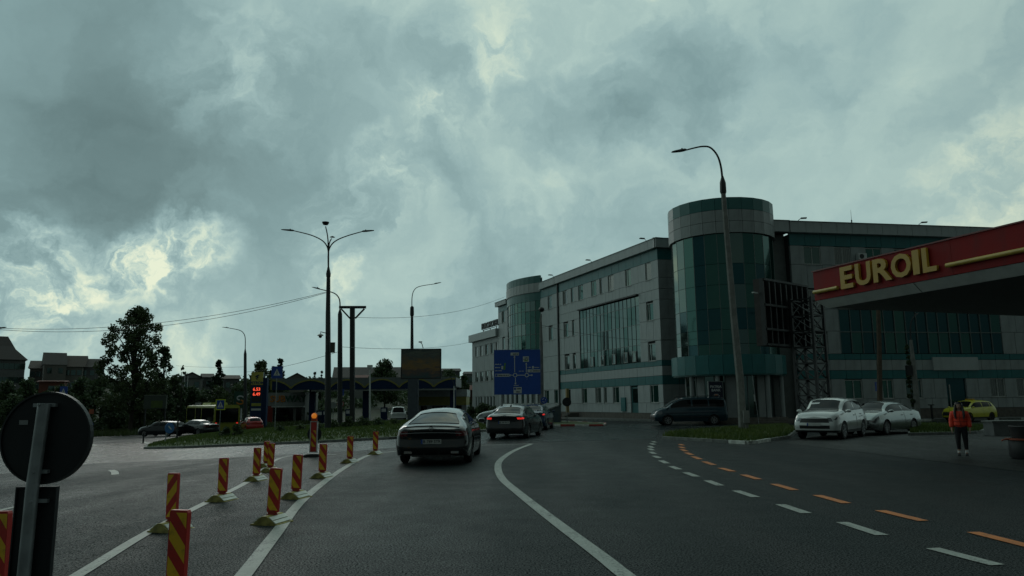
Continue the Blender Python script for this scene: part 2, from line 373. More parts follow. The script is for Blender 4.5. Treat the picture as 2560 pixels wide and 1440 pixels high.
# hill behind the town
def hill(x, y):
    a = min(1, max(0, (y-118)/70)); a = a*a*(3-2*a)
    hx = 9.0 if x < -75 else (9.0-4.5*min(1, (x+75)/45) if x < -30 else 4.5*(1-.9*min(1, (x+30)/60)))
    b = min(1, max(0, (y-200)/500))
    return zt(x)-.05+a*hx+b*6+.25*math.sin(x*.21)*math.cos(y*.17)*a
xs = np.concatenate([np.linspace(-700, -140, 12, endpoint=False), np.linspace(-140, 60, 51)]); ys = np.concatenate([np.linspace(118, 230, 36, endpoint=False), np.linspace(230, 1500, 10)])
V = [(x, y, hill(x, y)) for y in ys for x in xs]; n = len(xs)
F = [(j*n+i, j*n+i+1, (j+1)*n+i+1, (j+1)*n+i) for j in range(len(ys)-1) for i in range(n-1)]
hme = npmesh('hill', V, F, soil); hme.polygons.foreach_set('use_smooth', [True]*len(hme.polygons)); struct('hill', hme)
def gz(x, y): return max(zt(x), hill(x, y)) if y > 118 else zt(x)
# ------------------------------------------------------------------ islands, kerbs, grass
def stones(pts, parent, paint=None, h=.12, wd=.16, L=1.0, base=0):
    P = [Vector((p[0], p[1], 0)) for p in pts]; seg = []; cur = 0
    tot = sum((P[i+1]-P[i]).length for i in range(len(P)-1)); n = max(1, round(tot/L)); st = tot/n
    def pos(s):
        for i in range(len(P)-1):
            l = (P[i+1]-P[i]).length
            if s <= l+1e-6: return P[i].lerp(P[i+1], min(1, s/l))
            s -= l
        return P[-1]
    for k in range(n):
        a, b = pos(k*st+.006), pos((k+1)*st-.006); d = (b-a).normalized(); q = Vector((-d.y, d.x, 0))*wd/2
        j = random.uniform(-.006, .006); vs = []
        for top in (0, 1):
            for p, s in ((a, -1), (b, -1), (b, 1), (a, 1)):
                ww = q*s*(.88 if top else 1); vs.append(p+ww+Vector((0, 0, base+zt(p.x)+(h+j if top else -.05))))
        me = MB().add(vs, [(3, 2, 1, 0), (4, 5, 6, 7), (0, 1, 5, 4), (1, 2, 6, 5), (2, 3, 7, 6), (3, 0, 4, 7)]).mesh('kerb_stone', (paint(k, n) if paint else kerbm))
        add('kerb_stone', me, parent)
def island(name, poly, mound, ground=grassg, paint=None, L=1.0, rings=(1, .985, .95, .88, .75, .55, .3), dz=.1, front=None):
    c = np.mean(np.array(poly), axis=0)
    def zz(s, x): return zt(x)+dz+mound*(1-s**5)
    V = []; F = []; n = len(poly)
    for s in rings:
        for p in poly:
            x, y = c[0]+s*(p[0]-c[0]), c[1]+s*(p[1]-c[1]); V.append((x, y, zz(s, x)))
    V.append((c[0], c[1], zz(0, c[0])))
    mb = MB(); m = len(rings)
    for i in range(m-1):
        for k in range(n): F.append((i*n+k, i*n+(k+1) % n, (i+1)*n+(k+1) % n, (i+1)*n+k))
    F += [((m-1)*n+k, (m-1)*n+(k+1) % n, m*n) for k in range(n)]
    mb.add(V, F); o = struct(name, mb.mesh(name, ground))
    stones(front if front else list(poly)+[poly[0]], o, paint, L=L)
    def sample(N):
        t = rng.random(N)*n; i = t.astype(int) % n; f = (t-i)[:, None]; A = np.array(poly)
        e = A[i]*(1-f)+A[(i+1) % n]*f; s = np.sqrt(rng.random(N))*.99
        xy = c+s[:, None]*(e-c); z = np.array([zz(a, b) for a, b in zip(s, xy[:, 0])]); return np.column_stack([xy, z])
    return o, sample, c
def dense(poly, step):
    out = []; n = len(poly)
    for i in range(n):
        a, b = Vector(poly[i]), Vector(poly[(i+1) % n]); k = max(1, int((b-a).length/step))
        out += [tuple(a.lerp(b, j/k)) for j in range(k)]
    return out
def blades(name, pts, h, wd, mt, label='short green grass'):
    N = len(pts); a = rng.random(N)*math.tau; hh = h*(.5+rng.random(N)); le = (rng.random((N, 2))-.5)*h*.9
    dx = np.column_stack([np.cos(a), np.sin(a), np.zeros(N)])*wd/2
    tip = pts+np.column_stack([le, hh]); mid = pts+np.column_stack([le*.35, hh*.6])
    V = np.stack([pts-dx, pts+dx, mid+dx*.7, mid-dx*.7, tip+dx*.15, tip-dx*.15], 1).reshape(-1, 3)
    b = np.arange(N)[:, None]*6; F = np.concatenate([b+np.array([[0, 1, 2, 3]]), b+np.array([[3, 2, 4, 5]])])
    o = add(name, npmesh(name, V, F, mt)); return tag(o, label, 'grass', kind='stuff')
isl = P2([(362, 1123), (368, 1116), (430, 1101), (500, 1091), (620, 1081), (760, 1070), (900, 1061), (1050, 1056), (1180, 1058), (1222, 1068), (1228, 1075), (1212, 1079), (1100, 1089), (1000, 1097), (900, 1102), (780, 1108), (600, 1115), (460, 1121)])
isl = dense(isl, 2.2)
io, smp, ic = island('traffic_island', isl, .28, L=1.25)
blades('grass', smp(52000), .10, .05, grassm, 'mown green grass covering the large roundabout island')
island('splitter_island', P2([(1340, 1065), (1400, 1065.5), (1511, 1065), (1514, 1061), (1440, 1057), (1350, 1055)]), .05, L=.95,
       paint=lambda k, n: (kwhite if (k // 1) % 2 else kred) if k < .55*n else kerbm)
pol_ = dense(P2([(1655, 1097.5), (1709, 1101), (1787, 1106), (1877, 1111), (1919, 1104), (1969, 1097), (1990, 1080), (1965, 1071), (1840, 1079), (1757, 1086), (1672, 1091.5)]), 1.5)
pa, sa, ca = island('kerbed_island', pol_, .06, L=.8, front=pol_,
       paint=lambda k, n: kwhite if 5 <= k <= 8 else kerbm)
blades('grass', sa(14000), .16, .035, grassm, 'rough grass tufts round the leaning concrete lamp pole')
pb, sb, cb = island('verge_island', dense(P2([(2275, 1089), (2380, 1087), (2450, 1084), (2470, 1073), (2380, 1069), (2279, 1067)]), 1.5), .06, L=.9)
blades('grass', sb(7000), .14, .035, grassm, 'grass strip behind the parked silver saloon and the pedestrian')
gp = []
while len(gp) < 22000:
    x = random.uniform(-115, -30); y = random.uniform(78, 118)
    q = (x+30)/-85
    if y > 80+12*q and random.random() < .9: gp.append((x, y, zt(x)-.03))
blades('grass', np.array(gp), .45, .14, leafmat('grass_verge', (.030, .048, .014), (.060, .080, .024)), 'long unmown grass on the bank left of the far road')
# ------------------------------------------------------------------ road markings (parts of the road)
def ribbon(pts, wd, name, mt, parent, dz=.009, n=5):
    P = [Vector((p[0], p[1])) for p in pts]
    if n > 1 and len(P) > 2:
        Q = []
        for i in range(len(P)-1):
            p0, p1, p2, p3 = P[max(i-1, 0)], P[i], P[i+1], P[min(i+2, len(P)-1)]
            for k in range(n):
                t = k/n; Q.append(.5*((2*p1)+(-p0+p2)*t+(2*p0-5*p1+4*p2-p3)*t*t+(-p0+3*p1-3*p2+p3)*t**3))
        P = Q+[P[-1]]
    V = []
    for i, p in enumerate(P):
        d = (P[min(i+1, len(P)-1)]-P[max(i-1, 0)]).normalized(); q = Vector((-d.y, d.x))*wd/2
        for s in (-1, 1): a = p+q*s; V.append((a.x, a.y, zt(a.x)+dz))
    me = MB().add(V, [(2*i, 2*i+1, 2*i+3, 2*i+2) for i in range(len(P)-1)]).mesh(name, mt)
    return add(name, me, parent)
ribbon(P2([(60, 1520), (200, 1436), (370, 1332), (500, 1265), (618, 1206), (662, 1172), (690, 1150), (735, 1140), (840, 1137)]), .15, 'lane_line', linew, road)
ribbon(P2([(540, 1520), (612, 1436), (690, 1335), (765, 1243), (868, 1166), (925, 1138), (985, 1129), (1040, 1126)]), .16, 'lane_line', linew, road)
ribbon(P2([(1690, 1530), (1561, 1438), (1497, 1387), (1376, 1296), (1290, 1228), (1256, 1198), (1245, 1172), (1252, 1150), (1286, 1127), (1329, 1110)]), .17, 'lane_line', linew, road)
ribbon(P2([(1175, 1115), (1230, 1113), (1290, 1111.5), (1326, 1109.5)]), .12, 'lane_line', linew, road)
ribbon(P2([(1400, 1107), (1500, 1104), (1630, 1098)]), .06, 'lane_line', kerbm, road)
ribbon(P2([(1700, 1068), (1900, 1066), (2240, 1063), (2560, 1061)]), .15, 'lane_line', linew, road)
ribbon(P2([(-60, 1292), (0, 1277), (42, 1267)]), .15, 'lane_dash', linew, road)
ribbon(P2([(278, 1176), (286, 1180), (288, 1187)]), .2, 'lane_dash', linew, road)
ribbon(P2([(224, 1111), (240, 1114)]), .25, 'lane_dash', linew, road); ribbon(P2([(356, 1105), (372, 1109)]), .3, 'lane_dash', linew, road)
for x0, y0, x1, y1 in [(1950, 992, 2385, 1105), (1345, 818, 1615, 905), (935, 699, 1110, 758), (640, 607, 773, 651), (448, 539, 536, 573), (303, 485, 378, 513), (205, 443, 262, 465), (138, 405, 182, 425), (94, 374, 130, 389), (70, 347, 99, 361), (60, 325, 86, 337), (60, 308, 85, 320), (72, 290, 96, 299), (84, 277, 104, 284)]:
    ribbon(P2([(1600+x0/2.667, 1000+y0/2.667), (1600+x1/2.667, 1000+y1/2.667)]), .16, 'lane_dash', linew, road, n=1)
for x0, y0, x1, y1 in [(2220, 884, 2660, 995), (1600, 739, 1890, 809), (1180, 637, 1378, 691), (893, 562, 1032, 603), (688, 500, 792, 531), (536, 455, 621, 478), (427, 412, 493, 435), (352, 378, 403, 397), (308, 352, 347, 368), (275, 330, 310, 343), (265, 313, 295, 323), (265, 296, 289, 304)]:
    ribbon(P2([(1600+x0/2.667, 1000+y0/2.667), (1600+x1/2.667, 1000+y1/2.667)]), .16, 'orange_dash', lineo, road, n=1)
# ------------------------------------------------------------------ office building
pv = sheet('pavement', [(12.0, 57.5), (20, 50.4), (24.5, 51.6), (48, 55.6), (48, 60), (21, 60), (-9, 112), (-13, 112)]+P2([(1402, 1050), (1500, 1050)])[:1]+[(4.2, 67.5)], .14, pave)
bld = thing('office_building', 'long four storey office block with grey cladding, teal bands and a round glazed corner tower', 'building', (16, 54.6, 0))
MC = {}
def boxmesh(w_, h_, y0, y1, mt, nm='panel'):
    key = (round(w_, 3), round(h_, 3), y0, y1, mt.name)
    if key not in MC: MC[key] = MB().box(0, w_, min(y0, y1), max(y0, y1), 0, h_).mesh(nm, mt)
    return MC[key]
class Frame:
    def __init__(s, o, ang, sg, root): s.o = Vector((o[0], o[1], 0)); s.a = ang; s.sg = sg; s.root = root; s.d = Vector((math.cos(ang), math.sin(ang), 0))
    def slab(s, name, t0, t1, z0, z1, mt, d0=-.2, d1=0.0, gap=.0):
        me = boxmesh(t1-t0-2*gap, z1-z0-2*gap, d0*s.sg, d1*s.sg, mt, name)
        p = s.o+s.d*(t0+gap); p.z = z0+gap
        return add(name, me, s.root, p, s.a, world=True)
    def window(s, t0, t1, z0, z1, lights=1, gl=None, fr=pvc, sill=True, rec=-.13):
        w_, h_ = t1-t0, z1-z0; key = ('w', round(w_, 3), round(h_, 3), lights, s.sg, fr.name, rec)
        if key not in MC:
            mb = MB(); f = .06; a, b = sorted((rec*s.sg, (rec+.07)*s.sg))
            mb.box(0, w_, a, b, 0, f).box(0, w_, a, b, h_-f, h_).box(0, f, a, b, f, h_-f).box(w_-f, w_, a, b, f, h_-f)
            if lights > 1:
                q = w_*.68 if lights == 2 else w_/2; mb.box(q-f/2, q+f/2, a, b, f, h_-f)
            MC[key] = mb.mesh('window', fr)
        p = s.o+s.d*t0; p.z = z0
        wdw = add('window', MC[key], s.root, p, s.a, world=True)
        pm = boxmesh(w_-.1, h_-.1, (rec+.01)*s.sg, (rec+.03)*s.sg, gl or pane, 'pane')
        add('pane', pm, wdw, (.05, 0, .05), random.choice((-.02, -.012, .012, .02)))
        if sill: add('sill', boxmesh(w_+.08, .035, 0.0*s.sg, .06*s.sg, pvc, 'sill'), wdw, (-.04, 0, -.037))
        return wdw
def cladding(fr, T0, T1, strips, wins, step, wm=wallg, nm='wall_panel'):
    """strips: (z0,z1,kind) ; wins: list of (t0,t1,z0,z1)"""
    for z0, z1, kind in strips:
        mt = {'g': wm, 't': teal, 'r': teald}[kind]; name = {'g': nm, 't': 'band_panel', 'r': 'band_panel'}[kind]
        blk = sorted([(a, b) for a, b, c, d in wins if c < z1-.05 and d > z0+.05]); cur = T0; segs = []
        for a, b in blk:
            if a > cur+.02: segs.append((cur, a))
            cur = max(cur, b)
        if cur < T1-.02: segs.append((cur, T1))
        for a, b in segs:
            k = max(1, round((b-a)/step))
            for j in range(k): fr.slab(name, a+(b-a)*j/k, a+(b-a)*(j+1)/k, z0, z1, mt, -.2, random.uniform(-.006, .006), .014)
P0 = Vector((12.73, 57.5)); AL = math.atan2(.92988, -.36785)
FL = Frame(P0, AL, 1, bld)
W4, W3, W2, WG = (11.66, 13.14), (8.23, 9.70), (4.87, 6.32), (1.46, 2.92)
wl = [(2.95, 3.83)+W4, (6.2, 7.18)+W4, (9.3, 10.33)+W4, (11.42, 11.98)+W4, (12.65, 13.7)+W4, (15.45, 16.48)+W4, (17.6, 18.16)+W4, (19.05, 20.12)+W4, (22.9, 23.95)+W4,
      (2.85, 3.91)+W3, (17.54, 18.07)+W3, (19.0, 20.06)+W3, (22.8, 23.85)+W3, (2.75, 3.88)+W2, (17.4, 18.06)+W2, (18.85, 19.98)+W2,
      (2.6, 3.83)+WG, (8.95, 10.05)+WG, (11.2, 11.76)+WG, (12.3, 13.41)+WG, (15.15, 16.27)+WG, (18.75, 19.92)+WG, (21.8, 22.7)+WG, (24.1, 25.2)+WG,
      (37.3, 38.3)+W4, (37.2, 38.1)+W3, (37.2, 38.1)+W2]+[(a, a+.75)+WG for a in (26.4, 28.2, 29.6, 31.2, 33.0, 34.4, 36.0, 37.6)]
BIG = (5.08, 16.43, 4.87, 10.60); DOOR = (5.75, 6.97, .63, 2.92); BAY = (25.9, 35.7)
strip1 = [(.63, 1.46, 'g'), (1.46, 2.93, 'g'), (2.93, 3.64, 't'), (3.64, 4.42, 'g'), (4.42, 4.87, 't'), (4.87, 6.5, 'g'), (6.5, 8.23, 'g'), (8.23, 9.85, 'g'), (9.85, 10.72, 'g'), (10.72, 11.66, 'g'), (11.66, 13.16, 'g'), (13.16, 14.1, 't')]
# near part t 1.9..21.15
cladding(FL, 1.9, 21.12, strip1, wl+[BIG, DOOR], 1.25)
strip2 = [(.3, 1.46, 'g'), (1.46, 2.93, 'g'), (2.93, 4.87, 'g'), (4.87, 6.5, 'g'), (6.5, 8.23, 'g'), (8.23, 9.85, 'g'), (9.85, 11.66, 'g'), (11.66, 13.16, 'g'), (13.16, 14.1, 't')]
bw = [(BAY[0], BAY[1], 6.6, 20)]
cladding(FL, 21.45, 39.6, strip2, wl+bw, 2.3)
FL.slab('rainwater_pipe', 21.18, 21.38, .3, 14.6, dsteel, -.05, .12)
for a, b, c, d in wl:
    FL.window(a, b, c, d, 2 if b-a > .9 else 1, gl=random.choice([pane, panec, paneg]))
# backing, returns, roof
FL.slab('wall', 1.9, 39.6, .2, 14.0, backing, -9.0, -.22)
FL.slab('plinth', 2.0, 21.1, 0, .62, plinth, -.2, .06)
def parapet(fr, t0, t1, z0, z1, step, ov=.35):
    k = max(1, round((t1-t0)/step))
    for j in range(k): fr.slab('parapet_panel', t0+(t1-t0)*j/k, t0+(t1-t0)*(j+1)/k, z0, z1-.05, wallg, -.3, ov, .012)
    fr.slab('coping', t0-.05, t1+.05, z1-.05, z1, mull, -.4, ov+.04)
parapet(FL, 1.5, 21.4, 14.1, 14.92, 1.25); parapet(FL, 21.45, 25.6, 14.1, 14.9, 1.25); parapet(FL, 36.0, 39.9, 13.9, 14.5, 1.25)
# big glass wall of the left wing
nc_, zr = 16, [4.87, 6.35, 8.1, 9.75, 10.6]
FL.slab('mullion', BIG[0], BIG[1], 10.6, 10.72, dsteel, -.1, .25); 
for i in range(nc_):
    a = lerp(BIG[0], BIG[1], i/nc_); b = lerp(BIG[0], BIG[1], (i+1)/nc_)
    FL.slab('mullion', a-.02, a+.02, 4.87, 10.6, dsteel, -.12, -.05)
    for j in range(4):
        o = FL.slab('pane', a+.02, b-.02, zr[j], zr[j+1], random.choice([pane, pane, paneg]), -.12, -.08, .012)
        o.rotation_euler = (random.uniform(-.004, .004), 0, FL.a+random.uniform(-.007, .007))
for z in zr[1:4]: FL.slab('transom', BIG[0], BIG[1], z-.025, z+.025, mull, -.12, -.06)
for i in (1, 3, 6, 9, 12): FL.window(lerp(BIG[0], BIG[1], i/nc_)+.05, lerp(BIG[0], BIG[1], (i+1)/nc_)-.05, 4.95, 5.85, 1, gl=pane, fr=pvc, sill=False, rec=-.05)
# door
dr_ = FL.slab('door', DOOR[0], DOOR[1], .63, 2.92, M('door_teal', (.02, .12, .12), .4), -.19, -.12)
add('pane', boxmesh(.8, 1.2, -.12, -.09, pane, 'pane'), dr_, (.2, 0, .85))
add('pane', boxmesh(1.0, .35, -.12, -.09, pane, 'pane'), dr_, (.1, 0, 1.9+.3))
FL.slab('meter_cabinet', 7.75, 8.5, .75, 1.95, teal, 0, .12)
# entrance steps and yellow column
FL.slab('column', 17.3, 17.55, .6, 2.93, M('column_yellow', (.36, .26, .10), .6), .9, 1.15)
for i in range(4): FL.slab('step', 17.0-.0, 18.9, .0+.14*i, .14*(i+1), plinth, .0, 1.9-.32*i)
# curved bay
def bayframe(i, n, bul=1.55):
    def pt(k):
        a = k/n; t = lerp(BAY[0], BAY[1], a); o = bul*(1-(2*a-1)**2); return P0+Vector((math.cos(AL), math.sin(AL)))*t+Vector((-math.sin(AL), math.cos(AL)))*o
    a, b = pt(i), pt(i+1); return Frame(a, math.atan2((b-a).y, (b-a).x), 1, bld), (b-a).length
nb_ = 14; zb = [7.6, 9.2, 10.5, 11.9, 13.0]
for i in range(nb_):
    fr, l = bayframe(i, nb_)
    for j in range(4):
        o = fr.slab('pane', .03, l-.03, zb[j], zb[j+1], random.choice([paneg, pane, paneg]), -.1, -.05, .012); o.rotation_euler.z += random.uniform(-.01, .01)
    fr.slab('mullion', -.02, .02, 7.6, 13.0, mull, -.1, -.02)
    for z in zb[1:4]: fr.slab('transom', .03, l-.03, z-.025, z+.025, mull, -.1, .01)
    fr.slab('band_panel', 0, l, 6.75, 7.58, teal, -.2, .02)
    fr.slab('band_panel', 0, l, 13.0, 13.95, teald, -.2, .02)
    fr.slab('parapet_panel', 0, l, 13.95, 15.0, wallg, -.2, .12, .012)
    fr.slab('band_panel', 0, l, 15.0, 15.85, teald, -.2, .08, .012)
mb = MB(); pl = []
for i in range(nb_): pl.append(bayframe(i, nb_)[0].o)
last, l = bayframe(nb_-1, nb_); pl.append(last.o+last.d*l)
part('bay_floor', MB().prism([(p.x, p.y) for p in pl], 'Z', 6.6, 6.76), teald, bld, world=True)
part('bay_core', MB().prism([(p.x+.25*math.cos(AL-math.pi/2), p.y+.25*math.sin(AL-math.pi/2)) for p in pl], 'Z', 6.8, 15.6), backing, bld, world=True)
# low rear extension
ext = thing('office_extension', 'lower three storey grey extension at the far left end of the office block', 'building', tuple(P0+Vector((math.cos(AL), math.sin(AL)))*45)+(0,))
FE = Frame(P0, AL, 1, ext)
we = [(a, b)+z for a, b in ((47.8, 48.9), (45.75, 46.85), (43.6, 44.7), (41.55, 42.55), (39.75, 40.5)) for z in ((8.0, 9.42), (4.47, 5.86))]
we += [(a, a+.6, 1.04, 2.48) for a in (48.2, 47.1, 46.1, 44.6, 43.4, 42.2, 41.0)]
cladding(FE, 39.65, 50.3, [(0, 1.04, 'g'), (1.04, 2.48, 'g'), (2.48, 4.47, 'g'), (4.47, 5.86, 'g'), (5.86, 8.0, 'g'), (8.0, 9.42, 'g'), (9.42, 10.15, 'g')], we, 2.6, wallg2)
for a, b, c, d in we: FE.window(a, b, c, d, 2 if b-a > .9 else 1, gl=random.choice([pane, panec]))
FE.slab('wall', 39.7, 50.2, 0, 10.1, backing, -9, -.22); FE.slab('cornice', 39.6, 50.75, 10.15, 11.15, wallg, -9.2, .4); FE.slab('wall', 50.2, 50.3, 0, 10.14, wallg2, -9, -.21)
# roof sign on the extension
rs = thing('roof_sign', 'small dark lettering standing on a rail above the grey extension roof', 'sign', tuple(FE.o+FE.d*40.2+Vector((0, 0, 11.15)))); rs.rotation_euler = (0, 0, AL+math.pi)
part('rail', MB().box(-5.4, .2, -.05, .05, .25, .33).box(-5.2, -5.1, -.05, .05, 0, .3).box(-2.5, -2.4, -.05, .05, 0, .3).box(0, .1, -.05, .05, 0, .3), dsteel, rs)
lm = text('EUROHOTEL', 1.15, .08, M('roof_letters', (.05, .06, .06), .5), bold=.02); add('lettering', lm, rs, (-2.6, 0, .78))
# return wall of the left wing, facing the road
C1 = FL.o+FL.d*1.9; FR_ = Frame((C1.x-.02, C1.y-.02), R(8), -1, bld)
cladding(FR_, .02, 4.2, strip1, [], 1.35, wallg2); FR_.slab('wall', .02, 4.2, 0, 14.1, backing, -1.2, -.22); parapet(FR_, -.35, 4.2, 14.1, 14.92, 1.35, ov=.3)
FR_.slab('plinth', 0, 4.2, 0, .62, plinth, -.2, .06)
# right wing
AR = math.atan2(.16861, .98568); FW = Frame((19.58, 53.5), AR, -1, bld)
wr_ = [(2.39, 3.77)+(11.62, 13.0), (4.92, 6.3)+(11.62, 13.0), (7.54, 8.9)+(11.62, 13.0), (9.95, 11.3)+(11.62, 13.0), (12.5, 13.85)+(11.62, 13.0), (15.1, 16.5)+(11.62, 13.0),
       (2.37, 3.8)+(8.28, 9.7), (4.95, 6.3)+(8.28, 9.7), (7.5, 8.9)+(8.28, 9.7), (2.9, 3.84)+(4.95, 6.37),
       (3.03, 3.84)+(1.6, 3.0), (4.93, 6.35)+(1.6, 3.0), (7.99, 8.9)+(1.6, 3.0), (9.91, 11.29)+(1.6, 3.0), (17.12, 18.43)+(1.65, 3.05), (19.45, 20.8)+(1.65, 3.05), (22, 23.3)+(1.65, 3.05), (22.0, 23.3)+(4.95, 6.37), (25, 26.3)+(4.95, 6.37)]
RB = (4.86, 18.64, 4.95, 8.22); RD = (13.35, 15.05, .3, 3.06)
strip3 = [(.85, 1.6, 'g'), (1.6, 3.06, 'g'), (3.06, 3.7, 't'), (3.7, 4.47, 'g'), (4.47, 4.92, 't'), (4.92, 6.6, 'g'), (6.6, 8.25, 'g'), (8.25, 9.8, 'g'), (9.8, 11.6, 'g'), (11.6, 13.04, 'g'), (13.04, 13.98, 't')]
cladding(FW, 1.3, 28, strip3, wr_+[RB, RD], 1.3, wallg2)
for a, b, c, d in wr_: FW.window(a, b, c, d, 3, gl=random.choice([pane, panec, paneg]))
nr = 15
for i in range(nr):
    a = lerp(RB[0], RB[1], i/nr); b = lerp(RB[0], RB[1], (i+1)/nr)
    FW.slab('mullion', a-.025, a+.025, RB[2], RB[3], mull, -.12, .02)
    for z0, z1 in ((4.95, 6.55), (6.55, 8.22)):
        o = FW.slab('pane', a+.025, b-.025, z0, z1, random.choice([paneb, paneb, paneg]), -.12, -.06, .012); o.rotation_euler.z += random.uniform(-.01, .01)
FW.slab('transom', RB[0], RB[1], 6.52, 6.58, mull, -.12, .015)
FW.slab('wall', 1.3, 28, .2, 13.9, backing, -12, -.22); FW.slab('plinth', 1.3, 13.3, .05, .84, plinth, -.2, .05); FW.slab('plinth', 15.1, 28, .05, .84, plinth, -.2, .05)
FW.slab('roof_edge', -2.5, 1.24, 13.985, 14.3, backing, -3, .0); FW.slab('wall', -2.5, 1.28, .2, 13.98, M('cladding_dark', (.12, .135, .13), .5), -3, -.7)
FW.slab('door', RD[0], RD[1], .3, 3.06, paneb, -.19, -.14); FW.slab('door_frame', RD[0]+.28, RD[0]+.36, .3, 2.6, pvc, -.14, -.08); FW.slab('step', 13.2, 15.2, .05, .3, plinth, -.2, .9)
FW.slab('sign_board', 12.31, 16.18, 3.68, 4.66, wallg, .0, .12)
parapet(FW, -1.8, 1.2, 14.0, 14.9, 1.2, ov=.3)
parapet(FW, 1.25, 28, 13.98, 14.86, 1.25)
# tower
TC = Vector((16.0, 54.65)); NF = 26
def tfr(i, r):
    a0 = 2*math.pi*i/NF; a1 = 2*math.pi*(i+1)/NF
    a = TC+Vector((math.cos(a0), math.sin(a0)))*r; b = TC+Vector((math.cos(a1), math.sin(a1)))*r
    return Frame(a, math.atan2((b-a).y, (b-a).x), -1, bld), (b-a).length, (a0+a1)/2
zt_ = [4.75, 5.5, 6.5, 8.0, 9.7, 11.2, 13.4]
for i in range(NF):
    fr, l, am = tfr(i, 3.9); vis = math.sin(am) < .45
    fr.slab('tower_rim_panel', 0, l, 15.1, 16.0, teald, -.15, 0, .012)
    if vis:
        for z0, z1 in ((13.4, 14.25), (14.25, 15.1)): fr.slab('tower_panel', 0, l, z0, z1, wallg2, -.15, 0, .014)
        fg, lg, _ = tfr(i, 3.72); col = [paneg, paneb, paneg, paneg, pane][i % 5]
        for j in range(6):
            g_ = paneb if j == 2 and i % 3 else (col if random.random() < .75 else random.choice([paneb, paneg]))
            o = fg.slab('pane', 0, lg, zt_[j], zt_[j+1], g_, -.08, 0, .014); o.rotation_euler.z += random.uniform(-.012, .012)
        fg.slab('mullion', -.02, .02, 4.75, 13.4, mull, -.08, .012)
        fr2, l2, _ = tfr(i, 4.1); fr2.slab('ring_panel', 0, l2, 3.38, 4.75, teal, -.15, 0, .012)
        fe, le, _ = tfr(i, 3.15)
        o = fe.slab('entrance_pane', .04, le-.04, .4, 3.35, pane if i % 3 else wallg2, -.08, 0, .01)
        fe.slab('mullion', -.03, .03, .4, 3.35, mull, -.08, .03)
core = MB().lathe([(3.55, 3.4), (3.55, 15.6)], 26, c=(TC.x, TC.y, 0)); part('tower_core', core, backing, bld, world=True)
part('tower_roof', MB().lathe([(3.8, 15.5), (3.8, 15.6)], 26, c=(TC.x, TC.y, 0)), dsteel, bld, world=True)
part('tower_core', MB().lathe([(3.02, .3), (3.02, 3.4)], 26, c=(TC.x, TC.y, 0)), backing, bld, world=True)
part('ring_floor', MB().lathe([(4.0, 3.3), (4.0, 3.4)], 26, c=(TC.x, TC.y, 0)), teald, bld, world=True)
for r_, z_ in ((4.9, .14), (4.4, .27), (3.95, .4)): part('step', MB().lathe([(r_, 0), (r_, z_)], 32, c=(TC.x, TC.y, 0)), plinth, bld, world=True)
for a in (-150, -118, -62, -30): part('column', MB().lathe([(.16, .4), (.16, 3.32)], 12, c=(TC.x+3.7*math.cos(R(a)), TC.y+3.7*math.sin(R(a)), 0)), wallg2, bld, world=True)
# small roof items
def floodlight(p, az, label):
    t = thing('floodlight', label, 'floodlight', p, az, 'floodlights on arms along the office roof'); t.scale = (.75, .75, .75)
    part('arm', MB().tube([(0, 0, 0), (.35, 0, .28), (.5, 0, .34)], .03, 6), dsteel, t); part('lamp_head', MB().box(.42, .98, -.16, .16, .30, .40), dsteel, t)
for p, az, lb in [(FL.o+FL.d*3.3+Vector((0, 0, 14.92)), AL+R(90), 'floodlight on the left wing roof, nearest the round tower'), (FL.o+FL.d*13.2+Vector((0, 0, 14.92)), AL+R(90), 'floodlight on the left wing roof above the big glass wall'),
                  (FL.o+FL.d*22+Vector((0, 0, 14.92)), AL+R(90), 'floodlight on the left wing roof beside the curved bay'), (FW.o+FW.d*2+Vector((0, 0, 14.86)), R(-10), 'floodlight on the right wing roof, close to the tower'), (FW.o+FW.d*12.2+Vector((0, 0, 14.86)), R(-10), 'floodlight on the right wing roof above the red canopy')]:
    floodlight(tuple(p), az, lb)
an = FW.o+FW.d*6.6; o = add('roof_antenna', MB().tube([(0, 0, 0), (0, 0, 1.1)], [.02, .008], 5).tube([(0, 0, 0), (0, 0, .3)], .05, 6).mesh('roof_antenna', dsteel), None, (an.x, an.y, 14.86)); tag(o, 'thin antenna rod standing on the right wing roof', 'antenna')
ac = FW.o+FW.d*7.0-Vector((-math.sin(AR), math.cos(AR), 0))*.2
t = thing('air_conditioner', 'white air conditioner unit hung under a top floor window beside the red canopy', 'air conditioner', (ac.x, ac.y, 12.0), AR)
part('casing', MB().box(-.35, .35, -.2, .1, 0, .5), whitep, t); part('fan_grille', MB().lathe([(.18, -.23), (.18, -.2)], 16, 'Y', c=(-.08, 0, .25)), dsteel, t); part('bracket', MB().box(-.3, .3, -.2, .2, -.08, -.02), steel, t)
